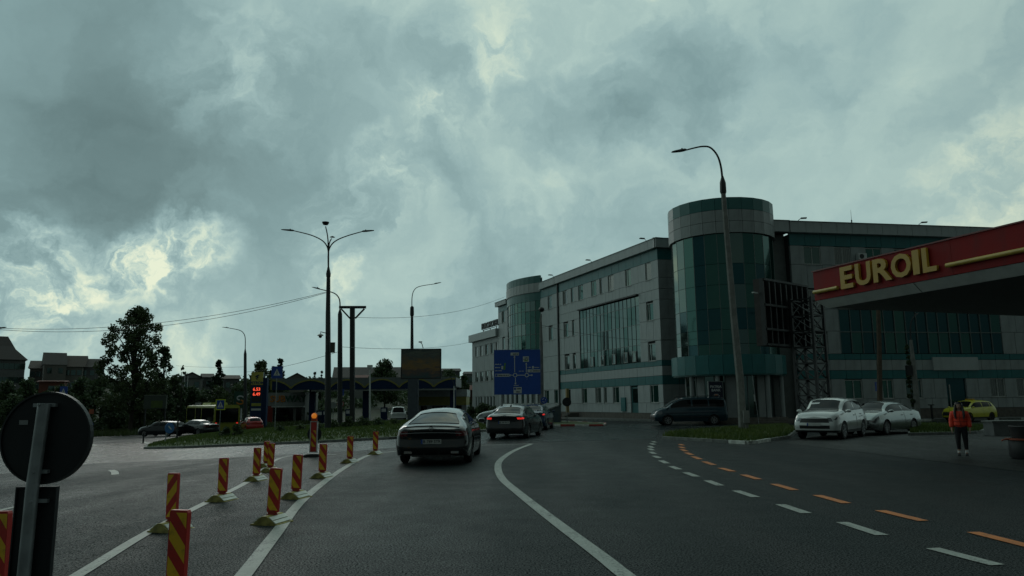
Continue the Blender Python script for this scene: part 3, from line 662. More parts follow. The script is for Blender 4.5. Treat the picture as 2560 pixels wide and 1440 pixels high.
# bank banner
bp = at(1793, 1030, 50.6)
t = thing('bank_banner', 'tall navy light box banner reading PATRIA BANK by the tower entrance', 'banner', (bp.x, 50.7, .4), R(4))
part('box', MB().box(-.48, .48, -.06, .12, 0, 2.45), M('navy_panel', (.008, .012, .035), .4), t); part('frame', MB().box(-.52, -.48, -.08, .14, 0, 2.5).box(.48, .52, -.08, .14, 0, 2.5).box(-.48, .48, -.08, .14, 2.45, 2.5), mull, t)
add('lettering', text('PATRIA', .24, .006, signw, .004), t, (0, -.07, 2.12)); add('lettering', text('BANK', .24, .006, signw, .004), t, (0, -.07, 1.88))
mo = [(-.14, 1.62), (.14, 1.62), (.14, 1.52), (.24, 1.52), (.16, 1.42), (.28, 1.34), (.38, 1.22), (.16, 1.2), (.1, 1.02), (.18, .98), (.10, .72)]
mb = MB()
for s in (-1, 1):
    for i in range(1 if s > 0 else 0, 7): mb.bar((s*mo[i][0] if i else -.14, -.068, mo[i][1]), (s*mo[i+1][0] if i else .14, -.068, mo[i+1][1]), .02)
for i in range(7, 10): mb.bar((mo[i][0], -.068, mo[i][1]), (mo[i+1][0], -.068, mo[i+1][1]), .02)
part('emblem', mb, signw, t); part('emblem', MB().box(-.1, .1, -.07, -.062, 1.54, 1.6), M('banner_orange', (.6, .22, .08), .5), t)
# ------------------------------------------------------------------ red canopy
A = Vector((11.03, 26.4, 0)); ea = math.atan2(-.945, .328); ce = Vector((.328, -.945, 0)); cq = Vector((.945, .328, 0))
cp_ = thing('station_canopy', 'red fuel station canopy lettered EUROIL in yellow with a pale soffit edge', 'canopy', tuple(A), ea)
LC, DC = 17, 11      # local x along the fascia, local -y is outward? (+y = inwards)
sgn = 1 if Matrix.Rotation(ea, 3, 'Z') @ Vector((0, 1, 0)) @ cq > 0 else -1
def cb(x0, x1, y0, y1, z0, z1): return MB().box(x0, x1, min(y0*sgn, y1*sgn), max(y0*sgn, y1*sgn), z0, z1)
for k in range(6): part('fascia_panel', cb(LC*k/6+.004, LC*(k+1)/6-.004, 0, .12, 5.12, 6.17), redf, cp_)
for k in range(4): part('fascia_panel', cb(0, .12, .12+(DC-.12)*k/4, .12+(DC-.12)*(k+1)/4-.008, 5.12, 6.17), redf, cp_)
part('roof_deck', cb(.12, LC, .12, DC, 5.5, 5.9), dsteel, cp_)
part('coping', cb(-.03, LC, -.04, .16, 6.17, 6.21), M('fascia_trim', (.16, .02, .02), .4), cp_)
ed = MB()
for k in range(4):
    x0, x1 = LC*k/4+(.03 if k else .02), LC*(k+1)/4-.01
    ed.add([(x0, sgn*.02, 5.1), (x1, sgn*.02, 5.1), (x1, sgn*.34, 4.82), (x0+(.32 if k == 0 else 0), sgn*.34, 4.82), (x0, sgn*.12, 5.14), (x1, sgn*.12, 5.14), (x1, sgn*.44, 4.9), (x0, sgn*.44, 4.9)], [(0, 1, 2, 3), (7, 6, 5, 4), (0, 4, 5, 1), (3, 2, 6, 7), (0, 3, 7, 4), (1, 5, 6, 2)])
part('soffit_edge', ed, whitep, cp_)
nso = 12
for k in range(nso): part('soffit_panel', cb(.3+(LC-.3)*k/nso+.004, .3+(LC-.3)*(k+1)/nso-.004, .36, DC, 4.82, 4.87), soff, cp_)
for x in (4, 12): part('column', cb(x-.2, x+.2, 9.2, 9.6, 0, 4.82), whitep, cp_)
for ch, x in zip('EUROIL', (1.70, 2.43, 3.23, 3.97, 4.53, 5.0)):
    me = text(ch, 1.12, .05, yel, .035); bb = [v.co for v in me.vertices]; x0 = min(v.x for v in bb); x1 = max(v.x for v in bb); z0 = min(v.z for v in bb); z1 = max(v.z for v in bb)
    wd = {'E': .56, 'U': .66, 'R': .74, 'O': .76, 'I': .24, 'L': .48}[ch]
    me.transform(Matrix.Translation((-(x0+x1)/2, 0, -(z0+z1)/2))); me.transform(Matrix.Diagonal((wd/(x1-x0)*(1), 1, .76/(z1-z0), 1)))
    add('letter', me, cp_, (x, -sgn*.07, 5.70), 0 if sgn > 0 else 0)
for a, b in ((.08, 1.25), (5.55, 17)):
    part('tube', MB().tube([(a, -sgn*.09, 5.41), (b, -sgn*.09, 5.41)], .07, 12), M('tube_yellow', (.50, .35, .07), .3, coat=.3), cp_, smooth=40)
# ------------------------------------------------------------------ billboard seen from behind, on a lattice tower
B1, B2 = Vector((14.0, 40.2, 0)), Vector((17.6, 43.1, 0)); bd = (B2-B1); bl_ = bd.length; ba = math.atan2(bd.y, bd.x)
t = thing('billboard_tower', 'rusty steel billboard seen from behind on a lattice tower beside the office entrance', 'billboard', (16.2, 41.0, 0), ba)
o_ = Matrix.Rotation(-ba, 3, 'Z') @ (B1-Vector((16.2, 41.0, 0))); X0, Y0 = o_.x, o_.y
bh0, bh1 = 4.55, 8.3
part('board', MB().box(X0, X0+bl_, Y0+.25, Y0+.65, bh0, bh1), rust, t)
for k in range(9): part('rib', MB().box(X0+bl_*k/8-.05, X0+bl_*k/8+.05, Y0, Y0+.25, bh0, bh1), dsteel, t)
for z in (bh0, 5.4, 6.75, bh1-.12): part('beam', MB().box(X0, X0+bl_, Y0-.06, Y0+.06, z, z+.12), dsteel, t)
cxt, w2 = X0+bl_*.66, .62
for sx in (-1, 1):
    for sy in (-1, 1): part('mast', MB().box(cxt+sx*w2-.07, cxt+sx*w2+.07, Y0-.75+sy*w2-.07, Y0-.75+sy*w2+.07, 0, 7.3), dsteel, t)
nz_ = 8
for k in range(nz_):
    z0, z1 = k*7.2/nz_, (k+1)*7.2/nz_
    for sy in (-1, 1):
        y = Y0-.75+sy*w2; part('brace', MB().bar((cxt-w2, y, z0), (cxt+w2, y, z1), .06), dsteel, t); part('brace', MB().bar((cxt+w2, y+.07, z0), (cxt-w2, y+.07, z1), .06), dsteel, t); part('rung', MB().bar((cxt-w2, y, z1), (cxt+w2, y, z1), .07), dsteel, t)
    for sx in (-1, 1):
        x = cxt+sx*w2; part('brace', MB().bar((x, Y0-.75-w2, z0), (x, Y0-.75+w2, z1), .06), dsteel, t); part('rung', MB().bar((x, Y0-.75-w2, z1), (x, Y0-.75+w2, z1), .07), dsteel, t)
part('lamp', MB().box(X0-.55, X0-.1, Y0+.3, Y0+.42, 7.45, 7.52), whitep, t)
# ------------------------------------------------------------------ vehicles
def sm(t): t = min(1, max(0, t)); return t*t*(3-2*t)
def wheel_meshes(r, wd, rim, n=5, flat=False):
    key = ('wh', r, wd, rim.name, n)
    if key in MC: return MC[key]
    ty = MB().lathe([(r*.66, -wd/2), (r*.9, -wd/2), (r, -wd*.32), (r, wd*.32), (r*.9, wd/2), (r*.66, wd/2), (r*.64, wd*.3), (r*.64, -wd*.3)], 24, 'Y', cap=False)
    m = MB(); m.lathe([(r*.66, wd*.49), (r*.62, wd*.3), (r*.60, .0), (r*.1, -.02)], 24, 'Y', cap=False)
    m.lathe([(r*.66, wd*.30), (r*.685, wd*.50), (r*.62, wd*.50)], 24, 'Y', cap=False)
    for k in range(n):
        a = 2*math.pi*k/n
        for s in (-.11, .11):
            m.bar((math.cos(a)*r*.12, wd*.38, math.sin(a)*r*.12), (math.cos(a+s)*r*.64, wd*.46, math.sin(a+s)*r*.64), r*.09, .02)
    m.lathe([(.0, wd*.42), (r*.17, wd*.42), (r*.19, wd*.3)], 12, 'Y', cap=False)
    MC[key] = (ty.mesh('tyre', rubber, 35), m.mesh('rim', rim, 30), MB().lathe([(0, 0), (r*.6, 0)], 20, 'Y', cap=False).mesh('brake_disc', blackp)); return MC[key]
taill = M('tail_light_lit', (.35, .01, .01), .2, emit=(1, .04, .03), es=.55, coat=.5)
taild = M('tail_light_dark', (.10, .006, .008), .12, coat=.8)
headl = M('headlight_glass', (.12, .13, .14), .12, .5, coat=1)
SP = {}
SP['coupe'] = dict(L=5.05, W=1.97, H=1.44, r=.355, xr=1.08, xf=4.05, zs=.2,
    top=[(0, .93), (.1, .99), (.45, 1.06), (1.0, 1.22), (1.6, 1.36), (2.2, 1.43), (2.7, 1.44), (3.15, 1.37), (3.8, 1.07), (4.3, .97), (4.8, .84), (5.05, .7)],
    belt=[(0, .86), (.4, .93), (1.2, .99), (2.5, .96), (3.75, .94), (4.5, .85), (5.05, .64)],
    rw=(.42, 1.4), ws=(3.12, 3.74), sd=[(1.15, 2.25), (2.33, 3.6)], rail=.60,
    rear=[(.2, .14), (.36, .02), (.5, .0), (.62, .05), (.72, .04), (.9, .0), (.97, .05)], taper=.13)
SP['sedan'] = dict(L=4.62, W=1.83, H=1.48, r=.325, xr=1.0, xf=3.68, zs=.2,
    top=[(0, 1.02), (.06, 1.07), (.5, 1.13), (1.2, 1.39), (1.8, 1.47), (2.4, 1.48), (2.85, 1.43), (3.55, 1.07), (4.1, .98), (4.5, .82), (4.62, .68)],
    belt=[(0, .92), (.5, .98), (2, .97), (3.5, .93), (4.3, .82), (4.62, .62)],
    rw=(.55, 1.15), ws=(2.92, 3.5), sd=[(.95, 1.85), (1.93, 3.35)], rail=.64,
    rear=[(.2, .12), (.4, .0), (.58, .0), (.66, .06), (.85, .05), (.98, .0), (1.05, .06)], taper=.10)
SP['hatch'] = dict(L=4.1, W=1.74, H=1.48, r=.31, xr=.72, xf=3.3, zs=.2,
    top=[(0, .98), (.07, 1.06), (.38, 1.37), (.8, 1.46), (1.5, 1.49), (2.2, 1.46), (3.0, 1.08), (3.6, .96), (4.0, .8), (4.1, .64)],
    belt=[(0, .9), (.4, .96), (2, .93), (3, .9), (3.8, .8), (4.1, .6)],
    rw=(.09, .38), ws=(2.3, 2.95), sd=[(.55, 1.4), (1.47, 2.8)], rail=.66,
    rear=[(.2, .1), (.4, .0), (.6, .0), (.7, .05), (.95, .05)], taper=.09)
SP['estate'] = dict(SP['hatch'], L=4.5, xr=.95, xf=3.65, top=[(0, .98), (.06, 1.06), (.3, 1.38), (.8, 1.46), (1.9, 1.5), (2.6, 1.46), (3.4, 1.08), (4.0, .97), (4.4, .82), (4.5, .64)],
    belt=[(0, .9), (.4, .95), (2, .93), (3.4, .9), (4.2, .8), (4.5, .6)], ws=(2.7, 3.35), sd=[(.35, 1.1), (1.17, 2.0), (2.07, 3.2)], rw=(.08, .3))
SP['suv'] = dict(L=4.3, W=1.82, H=1.66, r=.345, xr=.82, xf=3.48, zs=.26,
    top=[(0, 1.1), (.06, 1.2), (.34, 1.5), (.7, 1.61), (1.5, 1.66), (2.2, 1.65), (2.55, 1.58), (3.22, 1.16), (3.75, 1.11), (4.15, 1.02), (4.3, .9)],
    belt=[(0, .98), (.5, 1.1), (1.2, 1.07), (3.2, 1.0), (3.95, .95), (4.3, .76)],
    rw=(.1, .42), ws=(2.62, 3.22), sd=[(.6, .85), (.9, 1.75), (1.83, 3.05)], rail=.72,
    rear=[(.2, .1), (.4, 0), (.6, 0), (.7, .05), (.95, .05)], taper=.09)
SP['van'] = dict(L=4.85, W=1.84, H=1.85, r=.325, xr=.95, xf=3.98, zs=.24,
    top=[(0, 1.25), (.05, 1.6), (.22, 1.79), (1, 1.85), (2.6, 1.84), (3.1, 1.77), (3.45, 1.6), (4.15, 1.16), (4.6, 1.02), (4.8, .88), (4.85, .75)],
    belt=[(0, 1.06), (1, 1.1), (3.3, 1.08), (4.1, 1.02), (4.6, .9), (4.85, .68)],
    rw=(.06, .2), ws=(3.2, 4.1), sd=[(.2, 1.2), (1.3, 2.3), (2.42, 3.75)], rail=.76,
    rear=[(.2, .06), (.4, 0), (.6, 0), (1, .02)], taper=.08)
SP['pickup'] = dict(L=5.0, W=1.82, H=1.78, r=.36, xr=1.1, xf=4.1, zs=.34,
    top=[(0, 1.08), (1.5, 1.08), (1.56, 1.15), (1.66, 1.66), (1.85, 1.76), (2.5, 1.78), (2.95, 1.7), (3.65, 1.2), (4.5, 1.1), (4.9, .95), (5.0, .8)],
    belt=[(0, 1.04), (1.5, 1.04), (1.7, 1.12), (3.5, 1.08), (4.6, .98), (5, .74)],
    rw=(1.54, 1.7), ws=(3.0, 3.6), sd=[(1.8, 2.4), (2.5, 3.45)], rail=.7, rear=[(.2, .1), (.4, 0), (.7, .02), (1, .0)], taper=.04)
FR = [0, .05, .15, .28, .42, .56, .68, .79, .89, .96, 1.0]
def build_car(name, kind, label, cat, loc, yaw, paint, group=None, lit=False, rim=alloy, scale=1, lower=None, plate=None, regions=None, mirror=True, spokes=5, near=False):
    s = SP[kind]; Lc, hw = s['L'], s['W']/2
    root = thing(name, label, cat, loc, yaw, group); root.scale = (scale,)*3
    keys = {0, .03, .08, .16, Lc, Lc-.03, Lc-.08, Lc-.17}
    keys |= {x for q in (s['sd']+[s['rw'], s['ws']]) for x in q}
    ra = s['r']+.05
    for xc in (s['xr'], s['xf']): keys |= {round(xc+ra*math.cos(a), 3) for a in np.linspace(0, math.pi, 13)} | {xc-ra-.015, xc+ra+.015}
    for x in np.arange(.25, Lc-.2, .16):
        if min(abs(x-k) for k in keys) > .06: keys.add(float(x))
    X = sorted(keys); uu = [0]; 
    def bottom(x):
        z = s['zs']+.06*max(0, 1-x/.5)+.04*max(0, 1-(Lc-x)/.5)
        for xc in (s['xr'], s['xf']):
            if abs(x-xc) <= ra: z = max(z, s['r']+math.sqrt(max(0, ra*ra-(x-xc)**2)))
        return z
    def wf(x):
        tp = s['taper']; e = .11*max(0, 1-x/.16)**2+.11*max(0, 1-(Lc-x)/.17)**2
        return 1-tp*.5*max(0, 1-x/.9)**2-tp*max(0, 1-(Lc-x)/1.1)**2-e
    fr_front = [(.2, .1), (.35, .03), (.55, 0), (.75, .05), (1.0, .12)]
    rings = []
    for x in X:
        zb, top, belt, w_ = bottom(x), curve(s['top'], x), curve(s['belt'], x), hw*wf(x)
        g = sm((top-belt-.05)/.3); zsill = s['zs']
        row = [(0, zb), (w_*.82, zb)]
        for f in FR[0:]:
            z = lerp(zb, belt, f); q = (z-zsill)/max(.01, belt-zsill)
            y = w_*(.955+.045*math.sin(min(1, q/.55)*math.pi/2)) if q < .55 else w_*(1-.075*((q-.55)/.45)**1.8)
            if q > .62 and q < .68: y *= .996
            row.append((y, z))
        rw_ = w_*lerp(.86, s['rail'], g) if g > 0 else w_*.86
        rz = lerp(belt+(top-belt)*.75, top-.075, g); by = w_*.925
        for k in range(1, 7):
            t = k/6; row.append((lerp(by, rw_, t)+.03*g*math.sin(math.pi*t), lerp(belt, rz, t)))
        for k in range(1, 7):
            y = rw_*(1-k/6); row.append((y, rz+(top-rz)*(1-(y/rw_)**2.2)))
        pts = []
        for (y, z) in row:
            dx = curve(s['rear'], z)*math.exp(-x/.22)-curve(fr_front, z)*math.exp(-(Lc-x)/.22)
            pts.append((x+dx-Lc/2, y, z))
        rings.append(pts)
    NR = len(rings[0]); iw0 = 2+len(FR)-1; ir = iw0+6
    G_ = {}
    def put(part_, quad): G_.setdefault(part_, []).append(quad)
    def cls(kind_, x, y, z):
        for nm, fn in (regions or []):
            if fn(kind_, x, y, z): return nm
        return 'body'
    for i in range(len(X)-1):
        xm = (X[i]+X[i+1])/2; hg = curve(s['top'], xm)-curve(s['belt'], xm)
        for j in range(NR-1):
            a, b, c, d = rings[i][j], rings[i+1][j], rings[i+1][j+1], rings[i][j+1]
            yy = (a[1]+c[1])/2; zz = (a[2]+c[2])/2
            if j < 1: nm = 'chassis'
            elif j < iw0:
                nm = 'bumper_trim' if (lower and zz < lower and not (0 < 0)) else cls('side', xm, yy, zz)
            elif j < ir:
                k = j-iw0; ok = any(x0 < xm < x1 for x0, x1 in s['sd']) and 1 <= k <= 4 and hg > .12
                nm = 'side_window' if ok else 'body'
            else:
                k = j-ir
                nm = 'rear_window' if (s['rw'][0] < xm < s['rw'][1] and k >= 1) else ('windscreen' if (s['ws'][0] < xm < s['ws'][1] and k >= 1) else cls('deck', xm, yy, zz))
            put(nm, [a, b, c, d]); fl = lambda p: (p[0], -p[1], p[2]); put(nm, [fl(d), fl(c), fl(b), fl(a)])
    NCc = 10
    for end, rg in (('cap_r', rings[0]), ('cap_f', rings[-1])):
        def cp2(j, c):
            p = rg[j]; t = 1-2*c/NCc; bulge = .09*(1-t*t)*(1 if end == 'cap_f' else -1)
            yj = p[1]*t
            return (p[0]+bulge, yj, p[2])
        for j in range(1, NR-2):
            for c in range(NCc):
                q = [cp2(j, c), cp2(j, c+1), cp2(j+1, c+1), cp2(j+1, c)]; zz = (q[0][2]+q[2][2])/2; yy = (q[0][1]+q[2][1])/2
                nm = 'bumper_trim' if (lower and zz < lower) else cls(end, 0, yy, zz)
                put(nm, q if end == 'cap_r' else q[::-1])
    # close the underside
    mats = {'body': paint, 'chassis': blackp, 'bumper_trim': blackp, 'side_window': glassd, 'rear_window': glassd, 'windscreen': glassd, 'tail_light': taill if lit else taild, 'headlight': headl, 'grille': blackp, 'light_bar': taild, 'fog_light': headl, 'deck_black': blackp, 'reflector': taild, 'trim': alloy}
    for nm, qs in G_.items():
        idx = {}; vs = []; fs = []
        for q in qs:
            f = []
            for p in q:
                kx = (round(p[0], 4), round(p[1], 4), round(p[2], 4))
                if kx not in idx: idx[kx] = len(vs); vs.append(p)
                if idx[kx] not in f: f.append(idx[kx])
            if len(f) > 2: fs.append(tuple(f))
        comps = {'': fs}
        if nm in ('tail_light', 'headlight', 'side_window', 'fog_light', 'reflector'):
            comps = {'l': [f for f in fs if sum(vs[i][1] for i in f) > 0], 'r': [f for f in fs if sum(vs[i][1] for i in f) <= 0]}
        for cf in comps.values():
            if not cf: continue
            me = bpy.data.meshes.new(nm); use = sorted({i for f in cf for i in f}); rm = {i: k for k, i in enumerate(use)}
            me.from_pydata([vs[i] for i in use], [], [tuple(rm[i] for i in f) for f in cf]); me.materials.append(mats[nm])
            fix(me)
            me.polygons.foreach_set('use_smooth', [True]*len(me.polygons)); me.set_sharp_from_angle(angle=R(38))
            if nm not in ('body', 'chassis'):      # glass and trim sit a hair off the bodywork
                me.update()
            add(nm, me, root)
    # rubber seals round the glass
    def seal(pts): part('window_seal', MB().tube([(p[0], p[1], p[2]+.003) for p in pts], .011, 5), blackp, root)
    for q in (s['rw'], s['ws']):
        ii = [i for i, x in enumerate(X) if q[0]-1e-6 <= x <= q[1]+1e-6]
        if len(ii) < 2: continue
        a, b = ii[0], ii[-1]; m_ = lambda p: (p[0], -p[1], p[2])
        seal([rings[i][ir+1] for i in ii]+[rings[b][j] for j in range(ir+2, NR)]+[m_(rings[b][j]) for j in range(NR-2, ir, -1)]+[m_(rings[i][ir+1]) for i in ii[::-1]]+[m_(rings[a][j]) for j in range(ir+2, NR)]+[rings[a][j] for j in range(NR-2, ir, -1)])
    for q in s['sd']:
        ii = [i for i, x in enumerate(X) if q[0]-1e-6 <= x <= q[1]+1e-6 and curve(s['top'], x)-curve(s['belt'], x) > .12]
        if len(ii) < 2: continue
        lo = [rings[i][iw0+1] for i in ii]; hi_ = [rings[i][iw0+5] for i in ii[::-1]]; loop = lo+hi_+[lo[0]]
        for sg_ in (1, -1): seal([(p[0], p[1]*sg_, p[2]) for p in loop])
    # wheels
    ty, rm_, dk = wheel_meshes(s['r'], .21, rim, spokes)
    for xc in (s['xr'], s['xf']):
        for sd in (-1, 1):
            wv = add('wheel', ty, root, (xc-Lc/2, sd*(hw*wf(xc)-.13), s['r']))
            add('rim', rm_, wv, rz=0 if sd > 0 else math.pi); add('brake_disc', dk, wv)
    if mirror:
        mx_ = s['ws'][1]-Lc/2-.12; zb_ = curve(s['belt'], s['ws'][1])+.06
        for sd in (-1, 1):
            m = MB().lathe([(0.02, -.05), (.075, -.045), (.085, .0), (.07, .06), (.03, .085)], 12, 'Z'); mm = m.mesh('mirror', paint, 60)
            mm.transform(Matrix.Diagonal((.75, 1.35, .95, 1))); mm.transform(Matrix.Rotation(R(90), 4, 'Y'))
            add('mirror', mm, root, (mx_, sd*(hw+.06), zb_+.05))
    # door seams and handles
    belt_at = lambda x: curve(s['belt'], x)
    for xs_ in [q[1]+.03 for q in s['sd'][:-1]]+[s['sd'][-1][1]+.12]+[s['sd'][0][0]-.02]:
        if min(abs(xs_-xc) for xc in (s['xr'], s['xf'])) < ra+.03: continue
        ww = hw*wf(xs_)
        for sd in (-1, 1):
            pts = [(xs_-Lc/2, sd*(ww*(1-.075*max(0, (f-.55)/.45)**1.8 if f > .55 else .955+.045*math.sin(f/.55*math.pi/2))+.001), lerp(s['zs']+.02, belt_at(xs_), f)) for f in (0, .15, .3, .45, .6, .75, .9, .97)]
            part('door_seam', MB().tube(pts, .005, 4), blackp, root)
    for q in s['sd'][-2:]:
        for sd in (-1, 1):
            xh = q[0]+.18-Lc/2; ww = hw*wf(q[0]+.2); part('door_handle', MB().box(xh-.09, xh+.09, min(sd*(ww*.955), sd*(ww*.955+.03)), max(sd*(ww*.955), sd*(ww*.955+.03)), belt_at(q[0])-.13, belt_at(q[0])-.10), paint, root)
    if plate:
        for end, txt, zc in plate:
            x_ = (-Lc/2-.10) if end == 'r' else (Lc/2+.10)
            if end == 'r': x_ += curve(s['rear'], zc)+0.0
            else: x_ -= curve(fr_front, zc)
            sg = -1 if end == 'r' else 1
            pl_ = part('number_plate', MB().box(min(x_, x_+sg*.015), max(x_, x_+sg*.015), -.26, .26, zc-.056, zc+.056), M('plate_white', (.50, .52, .50), .5, dirt=.2), root)
            part('plate_band', MB().box(min(x_+sg*.016, x_+sg*.018), max(x_+sg*.016, x_+sg*.018), *((.215, .26) if end == 'r' else (-.26, -.215)), zc-.056, zc+.056), blue, pl_)
            if txt:
                tm = text(txt, .105, .001, blackp, .002); tm.transform(Matrix.Rotation(R(-90) if end == 'r' else R(90), 4, 'Z'))
                add('plate_text', tm, pl_, (x_+sg*.018, -.02 if end == 'r' else .02, zc))
    return root
def reg_sedan(z0=.80, z1=.94, y0=.42, ln=.25, L=4.62, fz=(.66, .80), fy=.45, gz=(.45, .66)):
    return [('tail_light', lambda k, x, y, z: (k == 'cap_r' and z0 < z < z1 and abs(y) > y0) or (k == 'side' and x < ln and z0 < z < z1)),
            ('headlight', lambda k, x, y, z: (k == 'cap_f' and fz[0]-.04 < z < fz[1] and abs(y) > fy) or (k == 'side' and x > L-.42 and fz[0] < z < fz[1]+.02)),
            ('grille', lambda k, x, y, z: k == 'cap_f' and gz[0] < z < gz[1] and abs(y) < .5)]
pblk = M('paint_black', (.010, .013, .015), .16, .2, var=.05, coat=.6); pgrey = M('paint_dark_grey', (.035, .038, .040), .22, .4, var=.05, coat=.6)
psil = M('paint_silver', (.30, .33, .33), .24, .75, var=.05, coat=.5, dirt=.06); pwht = M('paint_white', (.60, .63, .62), .2, var=.03, coat=1, dirt=.06)
pblu = M('paint_dark_blue', (.006, .030, .075), .22, .3, var=.05, coat=.6); pred = M('paint_red', (.42, .018, .018), .25, .1, var=.05, coat=.6); pyel = M('paint_yellow', (.55, .52, .03), .3, var=.05, coat=.4)
def gp3(u, v): p = G(u, v); return (p.x, p.y, p.z)
# the dark coupe in front
c1 = build_car('coupe', 'coupe', 'dark fastback coupe right ahead with number plate B 789 STR, seen from behind', 'car', (-2.04, 19.15+2.5, 0), R(88.5), pblk, rim=alloyd, plate=[('r', 'B 789 STR', .60)],
    regions=[('tail_light', lambda k, x, y, z: (k == 'cap_r' and .76 < z < .86 and abs(y) > .58) or (k == 'side' and x < .3 and .76 < z < .86)),
             ('bumper_trim', lambda k, x, y, z: k == 'cap_r' and z < .42 and abs(y) < .78),
             ('headlight', lambda k, x, y, z: k == 'side' and x > 4.6 and .6 < z < .75)], spokes=7)
xr_ = -2.525
part('light_strip', MB().tube([(xr_-.085, -.78, .80), (xr_-.12, -.4, .82), (xr_-.13, 0, .825), (xr_-.12, .4, .82), (xr_-.085, .78, .80)], .008, 6), M('chrome_dull', (.35, .36, .37), .25, .9), c1)
mb = MB(); mb.lathe([(.042, 0), (.05, -.012), (.058, 0), (.05, .004)], 20, 'Z', cap=False)
mbm = mb.mesh('badge', MT['chrome_dull']); mbm.transform(Matrix.Rotation(R(90), 4, 'Y')); bd_ = add('badge', mbm, c1, (xr_-.085, 0, .925))
mb = MB()
for a in (90, 210, 330): mb.bar((0, 0, 0), (0, .052*math.cos(R(a)), .052*math.sin(R(a))), .012)
part('badge_star', mb, MT['chrome_dull'], bd_)
for yy, wd in ((.52, .2), (-.5, .17)): part('model_badge', MB().box(xr_-.085, xr_-.078, yy-wd/2, yy+wd/2, .895, .915), MT['chrome_dull'], c1)
part('spoiler_lip', MB().tube([(xr_+.0, -.72, .955), (xr_-.06, -.4, .985), (xr_-.08, 0, .995), (xr_-.06, .4, .985), (xr_+.0, .72, .955)], .018, 8), pblk, c1, smooth=60)
for yy in (-.6, .6): part('exhaust_tip', MB().box(xr_-.03, xr_+.12, yy-.1, yy+.1, .30, .36), MT['chrome_dull'], c1)
part('diffuser', MB().box(xr_-.04, xr_+.2, -.5, .5, .22, .27).box(xr_-.05, xr_+.1, -.2, -.18, .2, .36).box(xr_-.05, xr_+.1, .18, .2, .2, .36), blackp, c1)
c2 = build_car('saloon_car', 'sedan', 'dark grey saloon with lit red tail lights, ahead of the fastback coupe', 'car', (.12, 34.85, 0), R(77), pgrey, lit=True, regions=reg_sedan(z0=.84, z1=.93, y0=.6), plate=[('r', 'SB 34 WYO', .72)], spokes=5)
part('roof_fin', MB().add([(-1.05, -.03, 1.40), (-1.05, .03, 1.40), (-.9, .025, 1.42), (-.9, -.025, 1.42), (-1.03, 0, 1.50), (-.97, 0, 1.49)], [(0, 1, 2, 3), (0, 4, 1), (0, 3, 5, 4), (3, 2, 5), (1, 4, 5, 2)]), blackp, c2)
c3 = build_car('saloon_car', 'sedan', 'black saloon just in front of the dark grey saloon, mostly hidden behind it', 'car', (1.35, 45.0, 0), R(80), pblu, lit=True, regions=reg_sedan(z0=.84, z1=.93, y0=.66), spokes=5)
c4 = build_car('hatchback', 'hatch', 'silver hatchback crossing on the roundabout behind the dark grey saloon', 'car', (-.55, 53.5, 0), R(178), psil, regions=reg_sedan(L=4.1))
pvan = M('paint_petrol', (.008, .040, .058), .22, .3, var=.05, coat=.6)
van = build_car('passenger_van', 'van', 'dark blue passenger van driving left past the round tower', 'van', gp3(1722, 1062), R(180), pvan, rim=alloy, spokes=7,
    regions=[('headlight', lambda k, x, y, z: k == 'side' and x > 4.35 and .72 < z < .9), ('grille', lambda k, x, y, z: k == 'cap_f' and .35 < z < .7)])
part('side_moulding', MB().box(-1.3, 1.1, -.945, -.92, .52, .56).box(-1.3, 1.1, .92, .945, .52, .56), blackp, van); part('roof_rail', MB().tube([(-2.0, -.68, 1.84), (-1.9, -.68, 1.9), (.6, -.68, 1.88), (.75, -.68, 1.8)], .02, 6).tube([(-2.0, .68, 1.84), (-1.9, .68, 1.9), (.6, .68, 1.88), (.75, .68, 1.8)], .02, 6), blackp, van)
suv = build_car('parked_suv', 'suv', 'white compact SUV parked at the forecourt edge, front towards the road', 'suv', (13.3, 31.1, 0), R(-130), pwht, lower=.36, rim=alloy, plate=[('f', '', .60)], spokes=7,
    regions=[('grille', lambda k, x, y, z: k == 'cap_f' and .40 < z < .54 and abs(y) < .58), ('grille', lambda k, x, y, z: k == 'cap_f' and .66 < z < .83 and abs(y) < .5),
             ('headlight', lambda k, x, y, z: (k == 'cap_f' and .72 < z < .88 and abs(y) > .55) or (k == 'side' and x > 3.85 and .78 < z < .93)), ('tail_light', lambda k, x, y, z: k == 'side' and x < .25 and .8 < z < .98)])
for yy in (-.62, .62): part('fog_light', MB().lathe([(0, 2.16), (.055, 2.155), (.075, 2.14), (.075, 2.02)], 14, 'X' if False else 'Z', cap=False), headl, suv) if False else None
def disc(root, x, y, z, r, mt, name, ry=90):
    m = MB().lathe([(0, .02), (r*.75, .018), (r, 0), (r, -.08)], 16, 'Z', cap=False).mesh(name, mt, 40); m.transform(Matrix.Rotation(R(ry), 4, 'Y')); return add(name, m, root, (x, y, z))
for yy in (-.62, .62): disc(suv, 2.06, yy, .50, .11, blackp, 'fog_bezel'); disc(suv, 2.085, yy, .50, .055, headl, 'fog_light')
part('bonnet_badge', MB().add([(2.185, 0, .76), (2.185, -.025, .73), (2.185, 0, .70), (2.185, .025, .73)], [(0, 1, 2, 3)]).add([(2.185, 0, .70), (2.185, -.05, .68), (2.185, -.02, .66), (2.185, 0, .685)], [(0, 1, 2, 3)]).add([(2.185, 0, .70), (2.185, .05, .68), (2.185, .02, .66), (2.185, 0, .685)], [(0, 1, 2, 3)]), MT['chrome_dull'], suv)
part('windscreen_paper', MB().add([(.93, -.42, 1.44), (.93, -.10, 1.455), (1.05, -.12, 1.40), (1.05, -.44, 1.385)], [(0, 1, 2, 3)]), signw, suv)
sed = build_car('parked_saloon', 'sedan', 'silver saloon parked behind the white SUV', 'car', (16.9, 34.2, 0), R(-141), psil, rim=alloy, plate=None, regions=reg_sedan(L=4.62), spokes=8)
